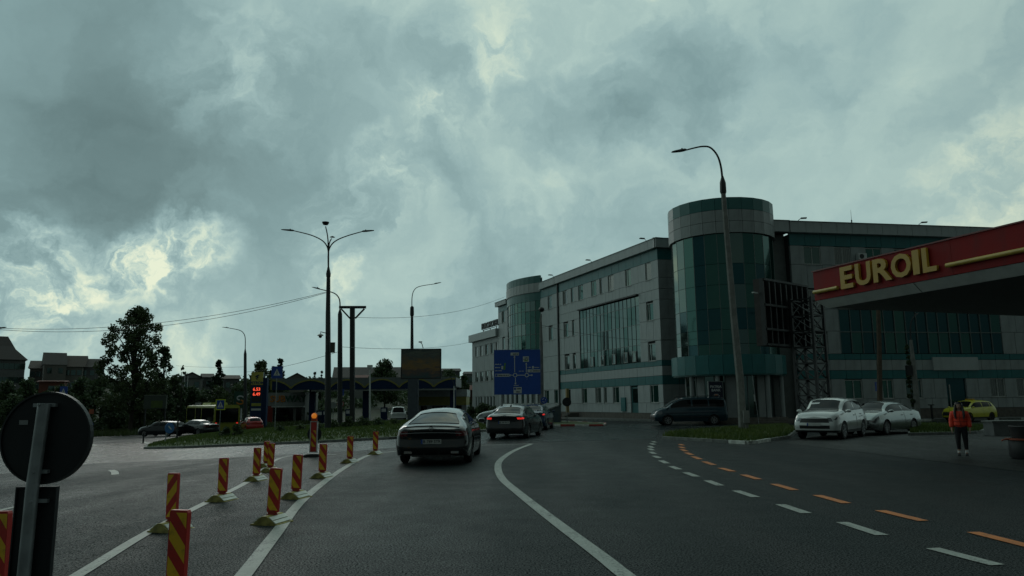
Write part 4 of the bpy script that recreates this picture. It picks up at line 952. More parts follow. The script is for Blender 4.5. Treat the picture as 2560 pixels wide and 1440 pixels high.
tx = build_car('taxi', 'suv', 'yellow taxi with a roof sign parked behind the pedestrian in the orange jacket', 'taxi', (30.9, 50.3, 0), R(-155), pyel, rim=alloyd, lower=.36, scale=.87,
    regions=[('grille', lambda k, x, y, z: k == 'cap_f' and .5 < z < .76 and abs(y) < .7), ('headlight', lambda k, x, y, z: k == 'side' and x > 4.0 and .76 < z < .86)])
part('roof_sign', MB().box(-.35, -.1, -.3, .3, 1.62, 1.76), yel, tx)
tx2 = build_car('taxi', 'suv', 'yellow taxi cut off by the right edge of the picture', 'taxi', (37.6, 51.6, 0), R(-160), pyel, rim=alloyd, lower=.36, scale=.87,
    regions=[('grille', lambda k, x, y, z: k == 'cap_f' and .5 < z < .76 and abs(y) < .7)])
for t_, lb in ((tx, 0), (tx2, 0)): t_['group'] = 'yellow taxis parked in front of the office'
def place(kind, nm, label, cat, u, v, yaw, paint, off=0, **kw):
    p = G(u, v); return build_car(nm, kind, label, cat, (p.x, p.y, p.z), yaw, paint, **kw)
place('hatch', 'hatchback', 'red hatchback driving away beyond the roundabout island, by the fuel price sign', 'car', 628, 1078, R(120), pred, regions=reg_sedan(z0=.7, z1=1.0, y0=.6, L=4.1))
place('hatch', 'hatchback', 'small dark car with a pale roof at the fuel station pumps', 'car', 712, 1056, R(95), pgrey, regions=reg_sedan(L=4.1))
place('sedan', 'saloon_car', 'black saloon waiting beside the yellow bus', 'car', 492, 1087, R(150), pblk, regions=reg_sedan())
place('estate', 'estate_car', 'black estate car coming along the far left road', 'car', 405, 1091, R(165), pblk, regions=reg_sedan(L=4.5))
pk = place('pickup', 'pickup_truck', 'white pickup truck parked behind the roundabout hedge below the billboard', 'pickup truck', 995, 1055, R(100), pwht, regions=[('tail_light', lambda k, x, y, z: k == 'cap_r' and .75 < z < 1.0 and abs(y) > .72)], lower=.5)
# bus
t = thing('bus', 'yellow city bus with dark windows behind the black saloon', 'bus', (-33.4, 82, zt(-33)-.1), R(124))
bl2, bw2 = 14.5, 2.5
pbus = M('paint_bus', (.26, .27, .03), .35, var=.1, coat=.3)
part('body', MB().box(-bl2/2, bl2/2, -bw2/2, bw2/2, .35, 1.35), pbus, t); part('roof', MB().prism([(-1.25, 2.75), (-1.2, 2.95), (-1.0, 3.05), (1.0, 3.05), (1.2, 2.95), (1.25, 2.75)], 'X', -bl2/2, bl2/2), pbus, t)
part('roof_pod', MB().prism([(-.9, 3.06), (-.8, 3.3), (.8, 3.3), (.9, 3.06)], 'X', -3.5, .5), M('bus_pod', (.42, .44, .12), .5), t); part('roof_pod', MB().prism([(-.9, 3.06), (-.8, 3.34), (.8, 3.34), (.9, 3.06)], 'X', 1.5, 4.8), blackp, t)
for k in range(9):
    a = -bl2/2+.08+k*1.71
    for s in (-1, 1): part('window', MB().box(a, a+1.63, s*1.22-.02, s*1.22+.02, 1.37, 2.73), glassd, t)
for x in (-bl2/2, -1.0, 2.2, bl2/2): part('pillar', MB().box(x-.12, x+.12, -1.245, 1.245, 1.35, 2.75), pbus, t)
for s in (-1, 1): part('end_window', MB().box(s*bl2/2-.13 if s > 0 else -bl2/2-.13, s*bl2/2+.13 if s > 0 else -bl2/2+.13, -1.1, 1.1, 1.3, 2.7), glassd, t)
part('tail_light', MB().box(-bl2/2-.02, -bl2/2+.01, .95, 1.12, .95, 1.25), taill, t); part('tail_light', MB().box(-bl2/2-.02, -bl2/2+.01, -1.12, -.95, .95, 1.25), taill, t)
tyb, rmb, dkb = wheel_meshes(.48, .28, alloy, 8)
for x in (-3.0, 3.2):
    for s in (-1, 1): wv = add('wheel', tyb, t, (x, s*1.12, .48)); add('rim', rmb, wv, rz=0 if s > 0 else math.pi)
# ------------------------------------------------------------------ delineator posts
SA, SB = stripes('stripe_board', 1), stripes('stripe_board_mirrored', -1)
footm = M('foot_yellow', (.30, .26, .07), .6, var=.4, scale=9); footw = M('foot_white', (.75, .75, .68), .4, var=.15, scale=8, dirt=.3)
def deline(name, label, loc, rz, mt, tilt=(0, 0)):
    t = thing(name, label, 'delineator', loc, rz, 'striped delineator posts on the road')
    if 'dl' not in MC:
        bell = [(-.20, 0), (-.20, .015), (-.15, .022), (-.115, .055), (-.06, .095), (-.03, .115), (.03, .115), (.06, .095), (.115, .055), (.15, .022), (.20, .015), (.20, 0)]
        f = MB().prism(bell, 'Y', -.20, .20)
        st = MB()
        for s in (-1, 1):
            for (x0, z0), (x1, z1) in (((.165, .024), (.122, .055)), ((.115, .063), (.062, .101))): st.add([(s*x0, -.19, z0), (s*x0, .19, z0), (s*x1, .19, z1), (s*x1, -.19, z1), (s*(x0+.008), -.19, z0+.006), (s*(x0+.008), .19, z0+.006), (s*(x1+.008), .19, z1+.006), (s*(x1+.008), -.19, z1+.006)], [(4, 5, 6, 7), (0, 4, 7, 3), (1, 2, 6, 5), (0, 1, 5, 4), (3, 7, 6, 2)])
        nk = MB().box(-.05, .05, -.03, .03, .115, .17).box(-.065, .065, -.04, .04, .11, .125)
        b = MB().prism([(-.082, .15), (-.06, .14), (.06, .14), (.082, .15), (.085, .70), (.075, .72), (-.075, .72), (-.085, .70)], 'Y', -.022, .022)
        MC['dl'] = (f.mesh('foot', footm), st.mesh('reflective_strip', footw), nk.mesh('neck', M('foot_red', (.30, .03, .02), .5)))
        MC['dlb'] = b
    f, st, nk = MC['dl']; add('foot', f, t); add('reflective_strip', st, t); add('neck', nk, t)
    key = ('dlb', mt.name)
    if key not in MC: MC[key] = MC['dlb'].mesh('striped_board', mt)
    add('striped_board', MC[key], t, rot=(tilt[0], tilt[1], 0)); return t
DL = [('cut off by the left edge of the picture, nearest row', (-8, 1505), SA, -2), ('nearest to the camera, its foot below the picture', (437, 1508), SA, 0), ('its stripes rising to the right, just behind the nearest post', (428, 1326), SB, -1),
      ('left row, second from the camera', (555, 1252), SA, -1), ('left row, third from the camera', (640, 1202), SA, 0), ('far end of the left row, half hidden by the post before it', (665, 1168), SA, 1),
      ('left row, fourth from the camera, overlapping the last one', (675, 1180), SA, 2), ('right row, largest one wholly in view', (680, 1308), SA, 3), ('right row, between the largest one and the beacon', (739, 1245), SA, 1.5),
      ('right row, just right of the amber beacon board', (805, 1194), SA, 1), ('right row, second from its far end', (874, 1157), SA, 0), ('right row, farthest one, beside the dark coupe', (938, 1136), SA, 0)]
for i, (lb, (u, v), mt, tl) in enumerate(DL):
    p = G(u, v); deline('delineator_post', 'striped delineator post, '+lb, tuple(p), R(-14 if i != 2 else -20), mt, (R(random.uniform(-1.5, 1.5)), R(tl)))
# amber beacon board
p = G(783, 1142); t = thing('beacon_board', 'white framed red and yellow striped board with an amber lamp on top', 'beacon', tuple(p), R(-8))
part('base', MB().prism([(-.30, 0), (-.28, .05), (-.12, .10), (.26, .10), (.32, 0)], 'Y', -.22, .22), blackp, t)
mtb = stripes('stripe_beacon', 1); bb_ = MB().box(-.105, .105, -.02, .02, .0, .98).mesh('striped_board', mtb); bb_.transform(Matrix.Translation((0, 0, 0)))
brd = add('striped_board', bb_, t, (0, 0, .16))
part('frame', MB().box(-.13, -.105, -.03, .03, .14, 1.17).box(.105, .13, -.03, .03, .14, 1.17).box(-.13, .13, -.03, .03, 1.14, 1.17).box(-.13, .13, -.03, .03, .14, .165), whitep, t)
part('lamp_housing', MB().box(-.09, .09, -.05, .05, 1.17, 1.26), M('housing_orange', (.45, .06, .02), .5), t)
la = MB().lathe([(.0, -.075), (.05, -.07), (.085, -.045), (.095, 0), (.085, .045), (.05, .07), (0, .075)], 20, 'Y', c=(0, 0, 1.34), cap=False); part('lamp', la, M('amber_lens', (.75, .22, .02), .2, emit=(1, .3, .03), es=.35, coat=.7), t, smooth=50)
part('lamp_ring', MB().lathe([(.095, -.03), (.108, -.03), (.108, .03), (.095, .03)], 20, 'Y', c=(0, 0, 1.34), cap=False), M('ring_orange', (.5, .12, .02), .4), t)
part('round_plate', MB().lathe([(.25, .04), (.25, .05)], 28, 'Y', c=(0, 0, .74)), signback, t)
# big sign seen from behind, left foreground
t = thing('roadside_sign', 'back of a large round road sign and plate on a steel post', 'road sign', (-3.2, 5.05, 0), 0)
part('post', MB().tube([(-.01, -.05, 0), (.0, -.05, 1.02), (.03, -.05, 1.58)], .04, 14), steel, t, smooth=60)
part('round_plate', MB().lathe([(.30, .0), (.305, .008), (.305, .018), (.30, .026)], 48, 'Y', c=(.03, 0, 1.352)), signback, t)
part('rim', MB().lathe([(.296, -.012), (.308, -.012), (.308, .028), (.296, .028)], 48, 'Y', c=(.03, 0, 1.352), cap=False), dsteel, t)
part('lower_plate', MB().box(-.135, .14, 0, .02, .25, 1.03).box(-.135, -.125, -.015, 0, .25, 1.03).box(.13, .14, -.015, 0, .25, 1.03).box(-.125, .13, -.015, 0, 1.02, 1.03), signback, t)
for z, w_ in ((1.57, .075), (1.13, .06), (.94, .075)): part('clamp', MB().box(-.0-w_+.02, w_+.02, -.035, -.004, z-.012, z+.012).tube([(.02, -.095, z), (.02, -.03, z)], .008, 6), steel, t)
part('sticker', MB().box(-.16, -.10, -.003, -.001, 1.44, 1.47), M('sticker_grey', (.25, .26, .26), .6), t)
# ------------------------------------------------------------------ lamps, masts, wires
def head_mb(mb, p, d, l=.75, w_=.26):
    d = Vector(d).normalized(); p = Vector(p); q = Vector((-d.y, d.x, 0)).normalized(); up = Vector((0, 0, 1))
    prof = [(0, .05, .05), (.12, .09, .07), (.35, w_/2, .06), (.8, w_/2*.9, .035), (1, w_/2*.6, .015)]; vs = []
    for t, a, b in prof:
        c = p+d*l*t
        vs += [c-q*a-up*b*.4, c+q*a-up*b*.4, c+q*a*.7+up*b, c-q*a*.7+up*b]
    fs = [(0, 1, 2, 3), (19, 18, 17, 16)]
    for i in range(4): fs += [(i*4+k, i*4+4+k, i*4+4+(k+1) % 4, i*4+(k+1) % 4) for k in range(4)]
    mb.add(vs, fs); mb.box(*(p+d*l*.3-Vector((.03, .03, 0))).to_tuple()[:1], (p+d*l*.3).x+.03, (p+d*l*.3).y-.03, (p+d*l*.3).y+.03, (p+d*l*.3).z+.03, (p+d*l*.3).z+.12)
def lamp(label, Y, base, pole, rad, arms, heads, cat='street lamp', name='street_lamp', group=None, mt=polem, top=dsteel, collar=None, n=8):
    b = at(base[0], base[1], Y); b.z = max(gz(b.x, b.y), min(b.z, gz(b.x, b.y)+.5))
    t = thing(name, label, cat, tuple(b), 0, group)
    L_ = lambda q: at(q[0], q[1], Y)-b
    pts = [Vector((0, 0, -.05))]+[L_(q) for q in pole]
    part('pole', MB().tube(pts, rad, n), mt, t, smooth=35)
    if collar: part('collar', MB().tube([L_(q) for q in collar[0]], collar[1], n), top, t, smooth=35)
    for a in arms:
        P = [L_(q) for q in a]; Q = []
        for i in range(len(P)-1):
            p0, p1, p2, p3 = P[max(i-1, 0)], P[i], P[i+1], P[min(i+2, len(P)-1)]
            for k in range(4):
                s = k/4; Q.append(.5*((2*p1)+(-p0+p2)*s+(2*p0-5*p1+4*p2-p3)*s*s+(-p0+3*p1-3*p2+p3)*s**3))
        Q.append(P[-1]); part('arm', MB().tube(Q, [lerp(.055, .035, i/(len(Q)-1)) for i in range(len(Q))], 7), top, t, smooth=60)
    for h in heads:
        a, c = L_(h[0]), L_(h[1]); mb = MB(); head_mb(mb, a, c-a, (c-a).length, .3); part('lamp_head', mb, top, t)
    return t, b, L_
lamp('tall leaning concrete street lamp with one curved arm, in front of the round tower', 34.39, (1858, 1087), [(1850, 950), (1835, 800), (1818, 600), (1808, 480)], [.20, .185, .165, .135, .115],
     [[(1806, 448), (1802, 415), (1793, 388), (1776, 369), (1757, 366), (1735, 370), (1716, 375)]], [[(1716, 375), (1679, 380)]], collar=([(1808, 484), (1808, 480), (1807, 457), (1806, 440)], [.13, .16, .15, .05]))
p = at(1869, 1087, 34.1); t = thing('cable_cabinet', 'small grey electrical box strapped to the foot of the leaning lamp pole', 'cabinet', (p.x, 34.2, .1)); part('casing', MB().box(-.13, .13, -.12, .12, .45, 1.0), M('cabinet_grey', (.24, .25, .24), .5), t); part('stand', MB().box(-.08, .08, -.07, .07, 0, .45), polem, t)
mast, mbase, mL = lamp('tall dark mast with two spread arms and a camera, on the roundabout island', 51, (820, 1062), [(820, 1000), (820, 880), (820, 879), (820, 780), (820, 779), (821, 700), (821, 690)], [.23, .22, .20, .19, .17, .165, .14, .13],
     [[(821, 672), (821, 632), (816, 613), (802, 599), (775, 587), (735, 577)], [(821, 672), (821, 632), (828, 613), (843, 600), (870, 589), (905, 579)], [(821, 665), (820, 600), (814, 566)], [(821, 640), (823, 610), (829, 596)]],
     [[(735, 577), (703, 574)], [(905, 579), (935, 576)]], mt=dsteel, name='lamp_mast', cat='lamp mast', collar=([(821, 692), (821, 684), (821, 665)], [.16, .17, .05]))
hd = MB(); c_ = mL((814, 558)); hd.lathe([(.0, -.16), (.16, -.12), (.24, .0), (.26, .08), (.0, .09)], 10, 'Z', c=tuple(c_), cap=False); part('lamp_head', hd, dsteel, mast)
hd = MB(); c_ = mL((831, 593)); hd.lathe([(.0, -.03), (.2, .0), (.06, .08), (.0, .1)], 8, 'Z', c=tuple(c_), cap=False); part('lamp_head', hd, dsteel, mast)
for cu, cv in ((1, 1),):
    p = at(801, 838, 50.7); t = thing('dome_camera', 'dome surveillance camera on a bracket at the side of the tall mast', 'camera', tuple(p))
    part('housing', MB().lathe([(0, .1), (.1, .09), (.22, .0), (.2, -.04), (.1, -.05)], 14, cap=False), whitep, t, smooth=40); part('dome', MB().lathe([(.12, -.04), (.11, -.14), (.05, -.19), (0, -.2)], 12, cap=False), blackp, t, smooth=60)
    part('bracket', MB().tube([(0, 0, .1), (.0, 0, .24), (.5, .1, .12)], .03, 6), dsteel, t)
    p = at(833, 868, 50.7); t = thing('mast_cabinet', 'flat control box fixed to the right side of the tall mast', 'cabinet', tuple(p)); part('casing', MB().box(-.16, .1, -.1, .14, -.38, .3), M('cabinet_brown', (.06, .055, .04), .5), t); part('lid', MB().box(-.17, .11, -.11, .15, .3, .33), dsteel, t)
lamp('street lamp with one arm to the left, just right of the tall mast', 56, (850, 1058), [(850, 900), (850, 785), (850, 772)], [.20, .19, .17, .05], [[(850, 774), (849, 750), (840, 736), (824, 729), (800, 723)]], [[(800, 723), (780, 718)]], mt=dsteel, group=None)
lamp('street lamp with one arm to the right, rising behind the billboard', 85, (1030, 1050), [(1030, 880), (1030, 872), (1030, 775)], [.24, .23, .19, .15], [[(1030, 777), (1030, 745), (1035, 726), (1049, 716), (1085, 710)]], [[(1085, 710), (1103, 706)]], mt=dsteel, collar=([(1030, 790), (1030, 786), (1030, 768), (1030, 765)], [.2, .24, .22, .1]))
lamp('street lamp with one arm to the left, beside the fuel price sign', 90, (613, 1070), [(613, 960), (613, 885), (613, 872)], [.23, .2, .18, .06], [[(613, 874), (613, 845), (608, 832), (597, 825), (572, 820)]], [[(572, 820), (555, 818)]], mt=dsteel)
lamp('street lamp at the left picture edge, only its head in view', 55, (-70, 1150), [(-70, 1000), (-68, 890), (-68, 880)], [.2, .19, .16, .06], [[(-68, 882), (-68, 850), (-60, 835), (-30, 826), (-8, 822)]], [[(-8, 822), (15, 818)]], mt=dsteel)
t, b, L_ = lamp('concrete lamp pole with a small round head behind the blue direction sign', 52.6, (1354, 1060), [(1354, 960), (1353, 860), (1352, 800), (1353, 785)], [.16, .15, .12, .07, .05], [], [], mt=polem)
c_ = L_((1354, 774)); part('lamp_head', MB().lathe([(0, -.19), (.12, -.16), (.2, -.04), (.2, .06), (.12, .17), (0, .19)], 14, c=tuple(c_), cap=False), dsteel, t, smooth=60)
t, b, L_ = lamp('thin pale lamp post with a square head before the fuel station', 85, (925, 1048), [(925, 925)], [.11, .08], [], [], mt=whitep); c_ = L_((925, 917)); part('lamp_head', MB().box(c_.x-.28, c_.x+.28, c_.y-.28, c_.y+.28, c_.z-.2, c_.z+.2), whitep, t)
lamp('small curved lamp at the right end of the station canopy', 108, (1135, 1010), [(1135, 965)], [.08, .06], [[(1135, 966), (1133, 955), (1128, 946)]], [[(1130, 946), (1120, 943)]], mt=whitep)
t, b, L_ = lamp('crooked concrete lamp pole with creeper and a box, under the red canopy edge', 49, (2294, 1042), [(2290, 980), (2282, 900), (2277, 850)], [.21, .19, .15, .10], [[(2277, 850), (2276, 820), (2280, 800), (2287, 789)]], [[(2286, 790), (2294, 783)]])
c_ = L_((2274, 925)); part('meter_box', MB().box(c_.x-.28, c_.x+.1, c_.y-.2, c_.y, c_.z-.35, c_.z+.3), blackp, t)
t, b, L_ = lamp('brown wooden utility pole behind the left corner of the red canopy', 46, (2200, 1040), [(2198, 860), (2194, 720)], [.17, .15, .12], [], [], name='utility_pole', cat='utility pole', mt=M('pole_wood', (.09, .065, .045), .85, var=.3, scale=5)); part('crossarm', MB().box(-.7, .7, -.08, .08, 7.9, 8.0), dsteel, t)
# steel T gantry
b = at(881, 1046, 60); b.z = 0; t = thing('steel_gantry', 'T shaped steel frame on one thick post right of the tall mast', 'gantry', (b.x, b.y, .1))
L_ = lambda q: at(q[0], q[1], 60)-Vector((b.x, b.y, .1))
part('post', MB().bar((0, 0, 0), L_((881, 771)), .36), dsteel, t); part('crossbar', MB().bar(L_((848, 768)), L_((915, 768)), .2), dsteel, t)
for a, c in (((853, 772), (875, 796)), ((911, 772), (888, 796))): part('brace', MB().bar(L_(a), L_(c), .12), dsteel, t)
def wire(label, pts, sag, r=.016):
    a, b = at(*pts[0]), at(*pts[1]); P = [a.lerp(b, k/24)-Vector((0, 0, sag*4*(k/24)*(1-k/24))) for k in range(25)]
    o = add('overhead_wire', MB().tube([p-a for p in P], r, 5).mesh('overhead_wire', blackp), None, a); tag(o, label, 'wire', 'overhead wires across the junction')
wire('upper overhead wire from the left edge up to the tall mast', ((-60, 817, 55), (815, 730, 51.0)), 1.05)
wire('lower overhead wire from the left edge up to the tall mast', ((-60, 819, 55), (815, 732, 51.2)), 1.25)
wire('thin wire running left from the lamp by the price sign', ((440, 914, 120), (612, 917, 90)), .15)
wire('wire sloping down left from the lamp right of the mast', ((850, 878, 56), (612, 930, 90)), .3)
wire('wire between the lamp right of the mast and the office extension', ((850, 867, 56), (1182, 854, 104)), .5)
wire('wire rising right behind the gantry towards the office roof', ((885, 793, 60), (1262, 742, 92)), .9)
wire('wire crossing the left wing facade from the round headed lamp pole', ((1354, 813, 52.5), (1690, 850, 56.5)), .35, .012)
# ------------------------------------------------------------------ billboard on a post
b = G(1033, 1049); b = Vector((at(1033, 1000, 70).x, 70, zt(at(1033, 1000, 70).x)))
t = thing('billboard', 'framed landscape billboard with a murky sunset picture on one thick post', 'billboard', tuple(b)); L_ = lambda q: at(q[0], q[1], 70)-b
a, c = L_((1003, 948)), L_((1103, 872))
bm_ = bpy.data.materials.new('billboard_picture'); bm_.use_nodes = True; n = NT(bm_.node_tree); tc = n.add('ShaderNodeTexCoord').outputs['Object']
s_ = n.add('ShaderNodeSeparateXYZ', {0: tc}); nz = n.noise(n.vm('MULTIPLY', tc, (.5, 1, 1.4)), 1.6, 7, .62, .6).outputs[0]
f_ = n.m('ADD', n.m('MULTIPLY', n.m('SUBTRACT', s_.outputs[2], a.z), 1/(c.z-a.z)), n.m('MULTIPLY', n.m('SUBTRACT', nz, .5), 1.1))
cc = n.ramp(f_, [(0, (.05, .09, .10)), (.2, (.13, .09, .08)), (.38, (.30, .17, .06)), (.55, (.20, .14, .08)), (.75, (.10, .11, .11)), (.9, (.15, .16, .13)), (1, (.07, .09, .09))])
pp = n.add('ShaderNodeBsdfPrincipled', {'Base Color': cc, 'Roughness': .5}); n.add('ShaderNodeOutputMaterial', {0: pp.outputs[0]})
part('picture', MB().box(a.x+.08, c.x-.08, -.3, -.27, a.z+.08, c.z-.08), bm_, t); part('cabinet', MB().box(a.x+.02, c.x-.02, -.269, .25, a.z+.02, c.z-.02), dsteel, t)
part('frame', MB().box(a.x, c.x, -.33, .27, a.z, a.z+.07).box(a.x, c.x, -.33, .27, c.z-.07, c.z).box(a.x, a.x+.07, -.33, .27, a.z+.07, c.z-.07).box(c.x-.07, c.x, -.33, .27, a.z+.07, c.z-.07), blackp, t)
part('post', MB().box(-.48, .48, -.35, .35, 0, a.z), M('post_blue_grey', (.07, .085, .11), .5), t)
part('lamp_arm', MB().tube([L_((1058, 871)), L_((1055, 860)), L_((1052, 857))], .035, 6), dsteel, t); q = L_((1052, 855)); part('lamp', MB().box(q.x-.2, q.x+.12, -.1, .1, q.z-.05, q.z+.05), dsteel, t)
# ------------------------------------------------------------------ blue direction sign
b = Vector((at(1293, 930, 52).x, 52, 0)); t = thing('direction_sign', 'large blue direction sign drawing two linked roundabouts with white place boxes', 'direction sign', (b.x, 52, 0), 0)
hs = 1.64; z0, z1 = 2.15, 5.3
part('panel', MB().box(-hs, hs, -.03, .03, z0, z1), M('direction_blue', (.006, .075, .40), .35, var=.06, dirt=.08), t)
part('border', MB().box(-hs, hs, -.035, -.031, z0, z0+.03).box(-hs, hs, -.035, -.031, z1-.03, z1).box(-hs, -hs+.03, -.035, -.031, z0, z1).box(hs-.03, hs, -.035, -.031, z0, z1), M('border_blue', (.03, .09, .36), .4), t)
for x in (-1.1, 1.2): part('post', MB().tube([(x, .1, 0), (x, .1, 5.2)], .06, 8), steel, t)
for z in (2.5, 3.7, 4.9): part('rail', MB().box(-1.6, 1.6, .031, .06, z-.03, z+.03), steel, t)
def sp(x, y): return (-hs+(x-320)/(1330-320)*2*hs, z1-(y-140)/(1150-140)*(z1-z0))
def sbox(x0, y0, x1, y1, mt, nm='name_box', y=-.036):
    (a, b_), (c, d) = sp(x0, y0), sp(x1, y1); return part(nm, MB().box(a, c, y-.004, y, d, b_), mt, t)
dark = M('lettering_dark', (.02, .025, .03), .5); sgreen = M('sign_green_symbol', (.12, .28, .05), .5)
def words(x0, y0, x1, y1, mt, y=-.042, seed=0):       # worn, unreadable words as rows of small strokes
    r_ = random.Random(seed); mb = MB(); x = x0
    while x < x1-4:
        w_ = r_.uniform(5, 13); (a, b_), (c, d) = sp(x, y0+r_.uniform(0, .25)*(y1-y0)), sp(min(x1, x+w_), y1); mb.box(a, c, y-.003, y, d, b_); x += w_+(3 if r_.random() < .85 else 14)
    part('place_name', mb, mt, t)
for i, bx in enumerate([(685, 205, 868, 270), (953, 295, 1083, 418), (345, 682, 655, 748), (1052, 590, 1325, 655), (742, 985, 918, 1122)]): sbox(*bx, signw)
words(735, 222, 860, 252, dark, seed=1); words(990, 315, 1072, 342, dark, seed=2); words(965, 350, 1072, 372, dark, seed=3); words(415, 700, 645, 730, dark, seed=4); words(1110, 608, 1315, 638, dark, seed=5); words(812, 1003, 905, 1035, dark, seed=6); words(800, 1072, 880, 1105, dark, seed=7)
words(345, 455, 490, 480, signw, seed=8); words(345, 528, 460, 552, signw, seed=9); words(345, 600, 490, 622, signw, seed=10); words(1055, 530, 1145, 556, signw, seed=11); words(1200, 535, 1310, 556, signw, seed=12); words(745, 935, 850, 955, signw, seed=13); words(860, 618, 965, 634, signw, seed=14)
for bx, m_ in [((355, 692, 395, 738), blue), ((980, 380, 1062, 404), sgreen), ((752, 1000, 795, 1045), blue), ((482, 505, 520, 580), signw), ((530, 500, 570, 590), sgreen), ((545, 440, 580, 490), sgreen), ((1150, 515, 1190, 572), signw)]: sbox(*bx, m_, 'symbol', -.041)
def sline(p, q, wd=.05): (a, b_), (c, d) = sp(*p), sp(*q); part('arrow', MB().bar((a, -.036, b_), (c, -.036, d), .008, wd) if abs(a-c) > .01 else MB().box(a-wd/2, a+wd/2, -.04, -.032, min(b_, d), max(b_, d)), signw, t)
for p_, q_ in [((770, 650), (770, 310)), ((1025, 660), (1025, 470)), ((818, 718), (992, 718)), ((742, 716), (675, 716)), ((1075, 720), (1135, 720)), ((785, 775), (785, 895)), ((1040, 775), (1035, 825))]: sline(p_, q_)
for (x, y, dx, dy) in [(770, 300, 0, -1), (1025, 460, 0, -1), (665, 716, -1, 0), (1145, 720, 1, 0), (785, 905, 0, 1)]:
    px_, pz_ = sp(x, y); dz_ = -dy; part('arrow_head', MB().prism([(px_+dx*.08, pz_+dz_*.08), (px_-dx*.05+dz_*.08, pz_-dz_*.05+dx*.08), (px_-dx*.05-dz_*.08, pz_-dz_*.05-dx*.08)], 'Y', -.04, -.032), signw, t)
for x, y in ((780, 715), (1033, 717)): px_, pz_ = sp(x, y); part('ring', MB().lathe([(.15, -.041), (.10, -.041), (.10, -.033), (.15, -.033)], 24, 'Y', c=(px_, 0, pz_), cap=False), signw, t)
# ------------------------------------------------------------------ small signs
def ped_sign(label, u, v0, v1, Y, base_v=None, border=None, rz=0, wd=None, post=True, narrow=1, name='crossing_sign', both=False):
    top = at(u, v0, Y); bot = at(u, v1, Y); g = gz(top.x, Y); h = top.z-bot.z; wd = (wd or h*.9)
    t = thing(name, label, 'road sign', (top.x, Y, g), rz); z0, z1 = bot.z-g, top.z-g
    part('panel', MB().box(-wd/2, wd/2, -.02, .02, z0, z1), border or blue, t); m = wd*.11 if border else wd*.04
    part('face', MB().box(-wd/2+m, wd/2-m, -.026, -.021, z0+m, z1-m), blue, t)
    c, s = (z0+z1)/2, wd*.36
    part('triangle', MB().prism([(-s*.85, c-s*.8), (s*.85, c-s*.8), (0, c+s*.95)], 'Y', -.031, -.027), signw, t)
    part('walking_figure', MB().box(-s*.08, s*.08, -.035, -.032, c-s*.2, c+s*.25).box(-s*.07, s*.07, -.035, -.032, c+s*.3, c+s*.45).bar((0, -.033, c-s*.15), (-s*.25, -.033, c-s*.65), .003, s*.1).bar((0, -.033, c-s*.15), (s*.25, -.033, c-s*.65), .003, s*.1).bar((0, -.033, c+s*.15), (s*.25, -.033, c-s*.1), .003, s*.08), dark, t)
    if post: part('post', MB().tube([(0, .06, 0), (0, .06, z1)], .035, 8), steel, t)
    return t
t = ped_sign('large blue pedestrian crossing sign hanging above the left end of the station canopy', 693, 916, 946, 62, rz=R(8)); part('light_box', MB().box(-.5, .5, -.03, .12, 4.25, 4.3) if False else MB().box(-.01, .01, .05, .07, .1, 2.0), steel, t)
ped_sign('blue pedestrian crossing sign on the thick post right of the mast', 853, 973, 989, 59)
ped_sign('pedestrian crossing sign with a bright yellow border in front of the bus', 552, 998, 1025, 72, border=M('fluorescent_yellow', (.55, .62, .03), .5))
ped_sign('blue crossing sign seen at the far left above the round sign back', 160, 966, 990, 70, rz=R(-10))
ped_sign('narrow blue crossing sign by the wooden pole under the red canopy', 2193, 955, 978, 46.5, rz=R(35)); 
def round_sign(label, u, v, Y, r, face, draw=None, cat='road sign', rz=0, name='round_sign', post=True, ring=None, lean=0):
    c = at(u, v, Y); g = gz(c.x, Y); t = thing(name, label, cat, (c.x, Y, g), rz); z = c.z-g
    part('plate', MB().lathe([(r, -.01), (r, .02)], 24, 'Y', c=(0, 0, z)), ring or face, t)
    if ring: part('face', MB().lathe([(r*.78, -.016), (r*.78, -.011)], 24, 'Y', c=(0, 0, z)), face, t)
    if post: part('post', MB().tube([(lean, .05, 0), (0, .05, z+r*.8)], .03, 8), steel, t)
    if draw: draw(t, z, r)
    return t
def d40(t, z, r): add('number', text('40', r*1.05, .003, dark, .01), t, (0, -.02, z))
round_sign('round speed limit sign showing 40, right of the tall mast', 851, 1010, 64, .30, signw, d40, ring=M('ring_red', (.3, .03, .03), .5))
round_sign('plain pale round sign just left of the speed limit sign', 833, 1013, 66, .30, M('worn_sign', (.2, .22, .22), .5))
round_sign('dark back of a round sign standing before the office entrance steps', 1417, 1005, 54, .33, signback)
def darr(t, z, r):
    for a in (90, 210, 330):
        mb = MB(); P = [(math.cos(R(a+k*12))*r*.5, -.02, z+math.sin(R(a+k*12))*r*.5) for k in range(7)]
        for i in range(6): mb.bar(P[i], P[i+1], .004, r*.16)
        part('arrow', mb, signw, t)
round_sign('small blue roundabout arrow sign on the pole under the direction sign', 1360, 1001, 51.9, .24, blue, darr, post=False)
t = round_sign('blue keep right arrow sign leaning on the left tip of the island', 424, 1070, 46, .33, M('arrow_sign_blue', (.04, .14, .36), .4), rz=R(62), lean=-.3)
part('arrow', MB().bar((-.1, -.02, 1.2), (.12, -.02, .98), .004, .07), signw, t)
t = round_sign('blue cycle path sign with an orange panel above it, beside the far path', 226, 1062, 95, .38, blue); part('panel', MB().box(-.3, .3, -.03, 0, 2.6, 3.2), M('panel_orange', (.45, .12, .06), .5), t)
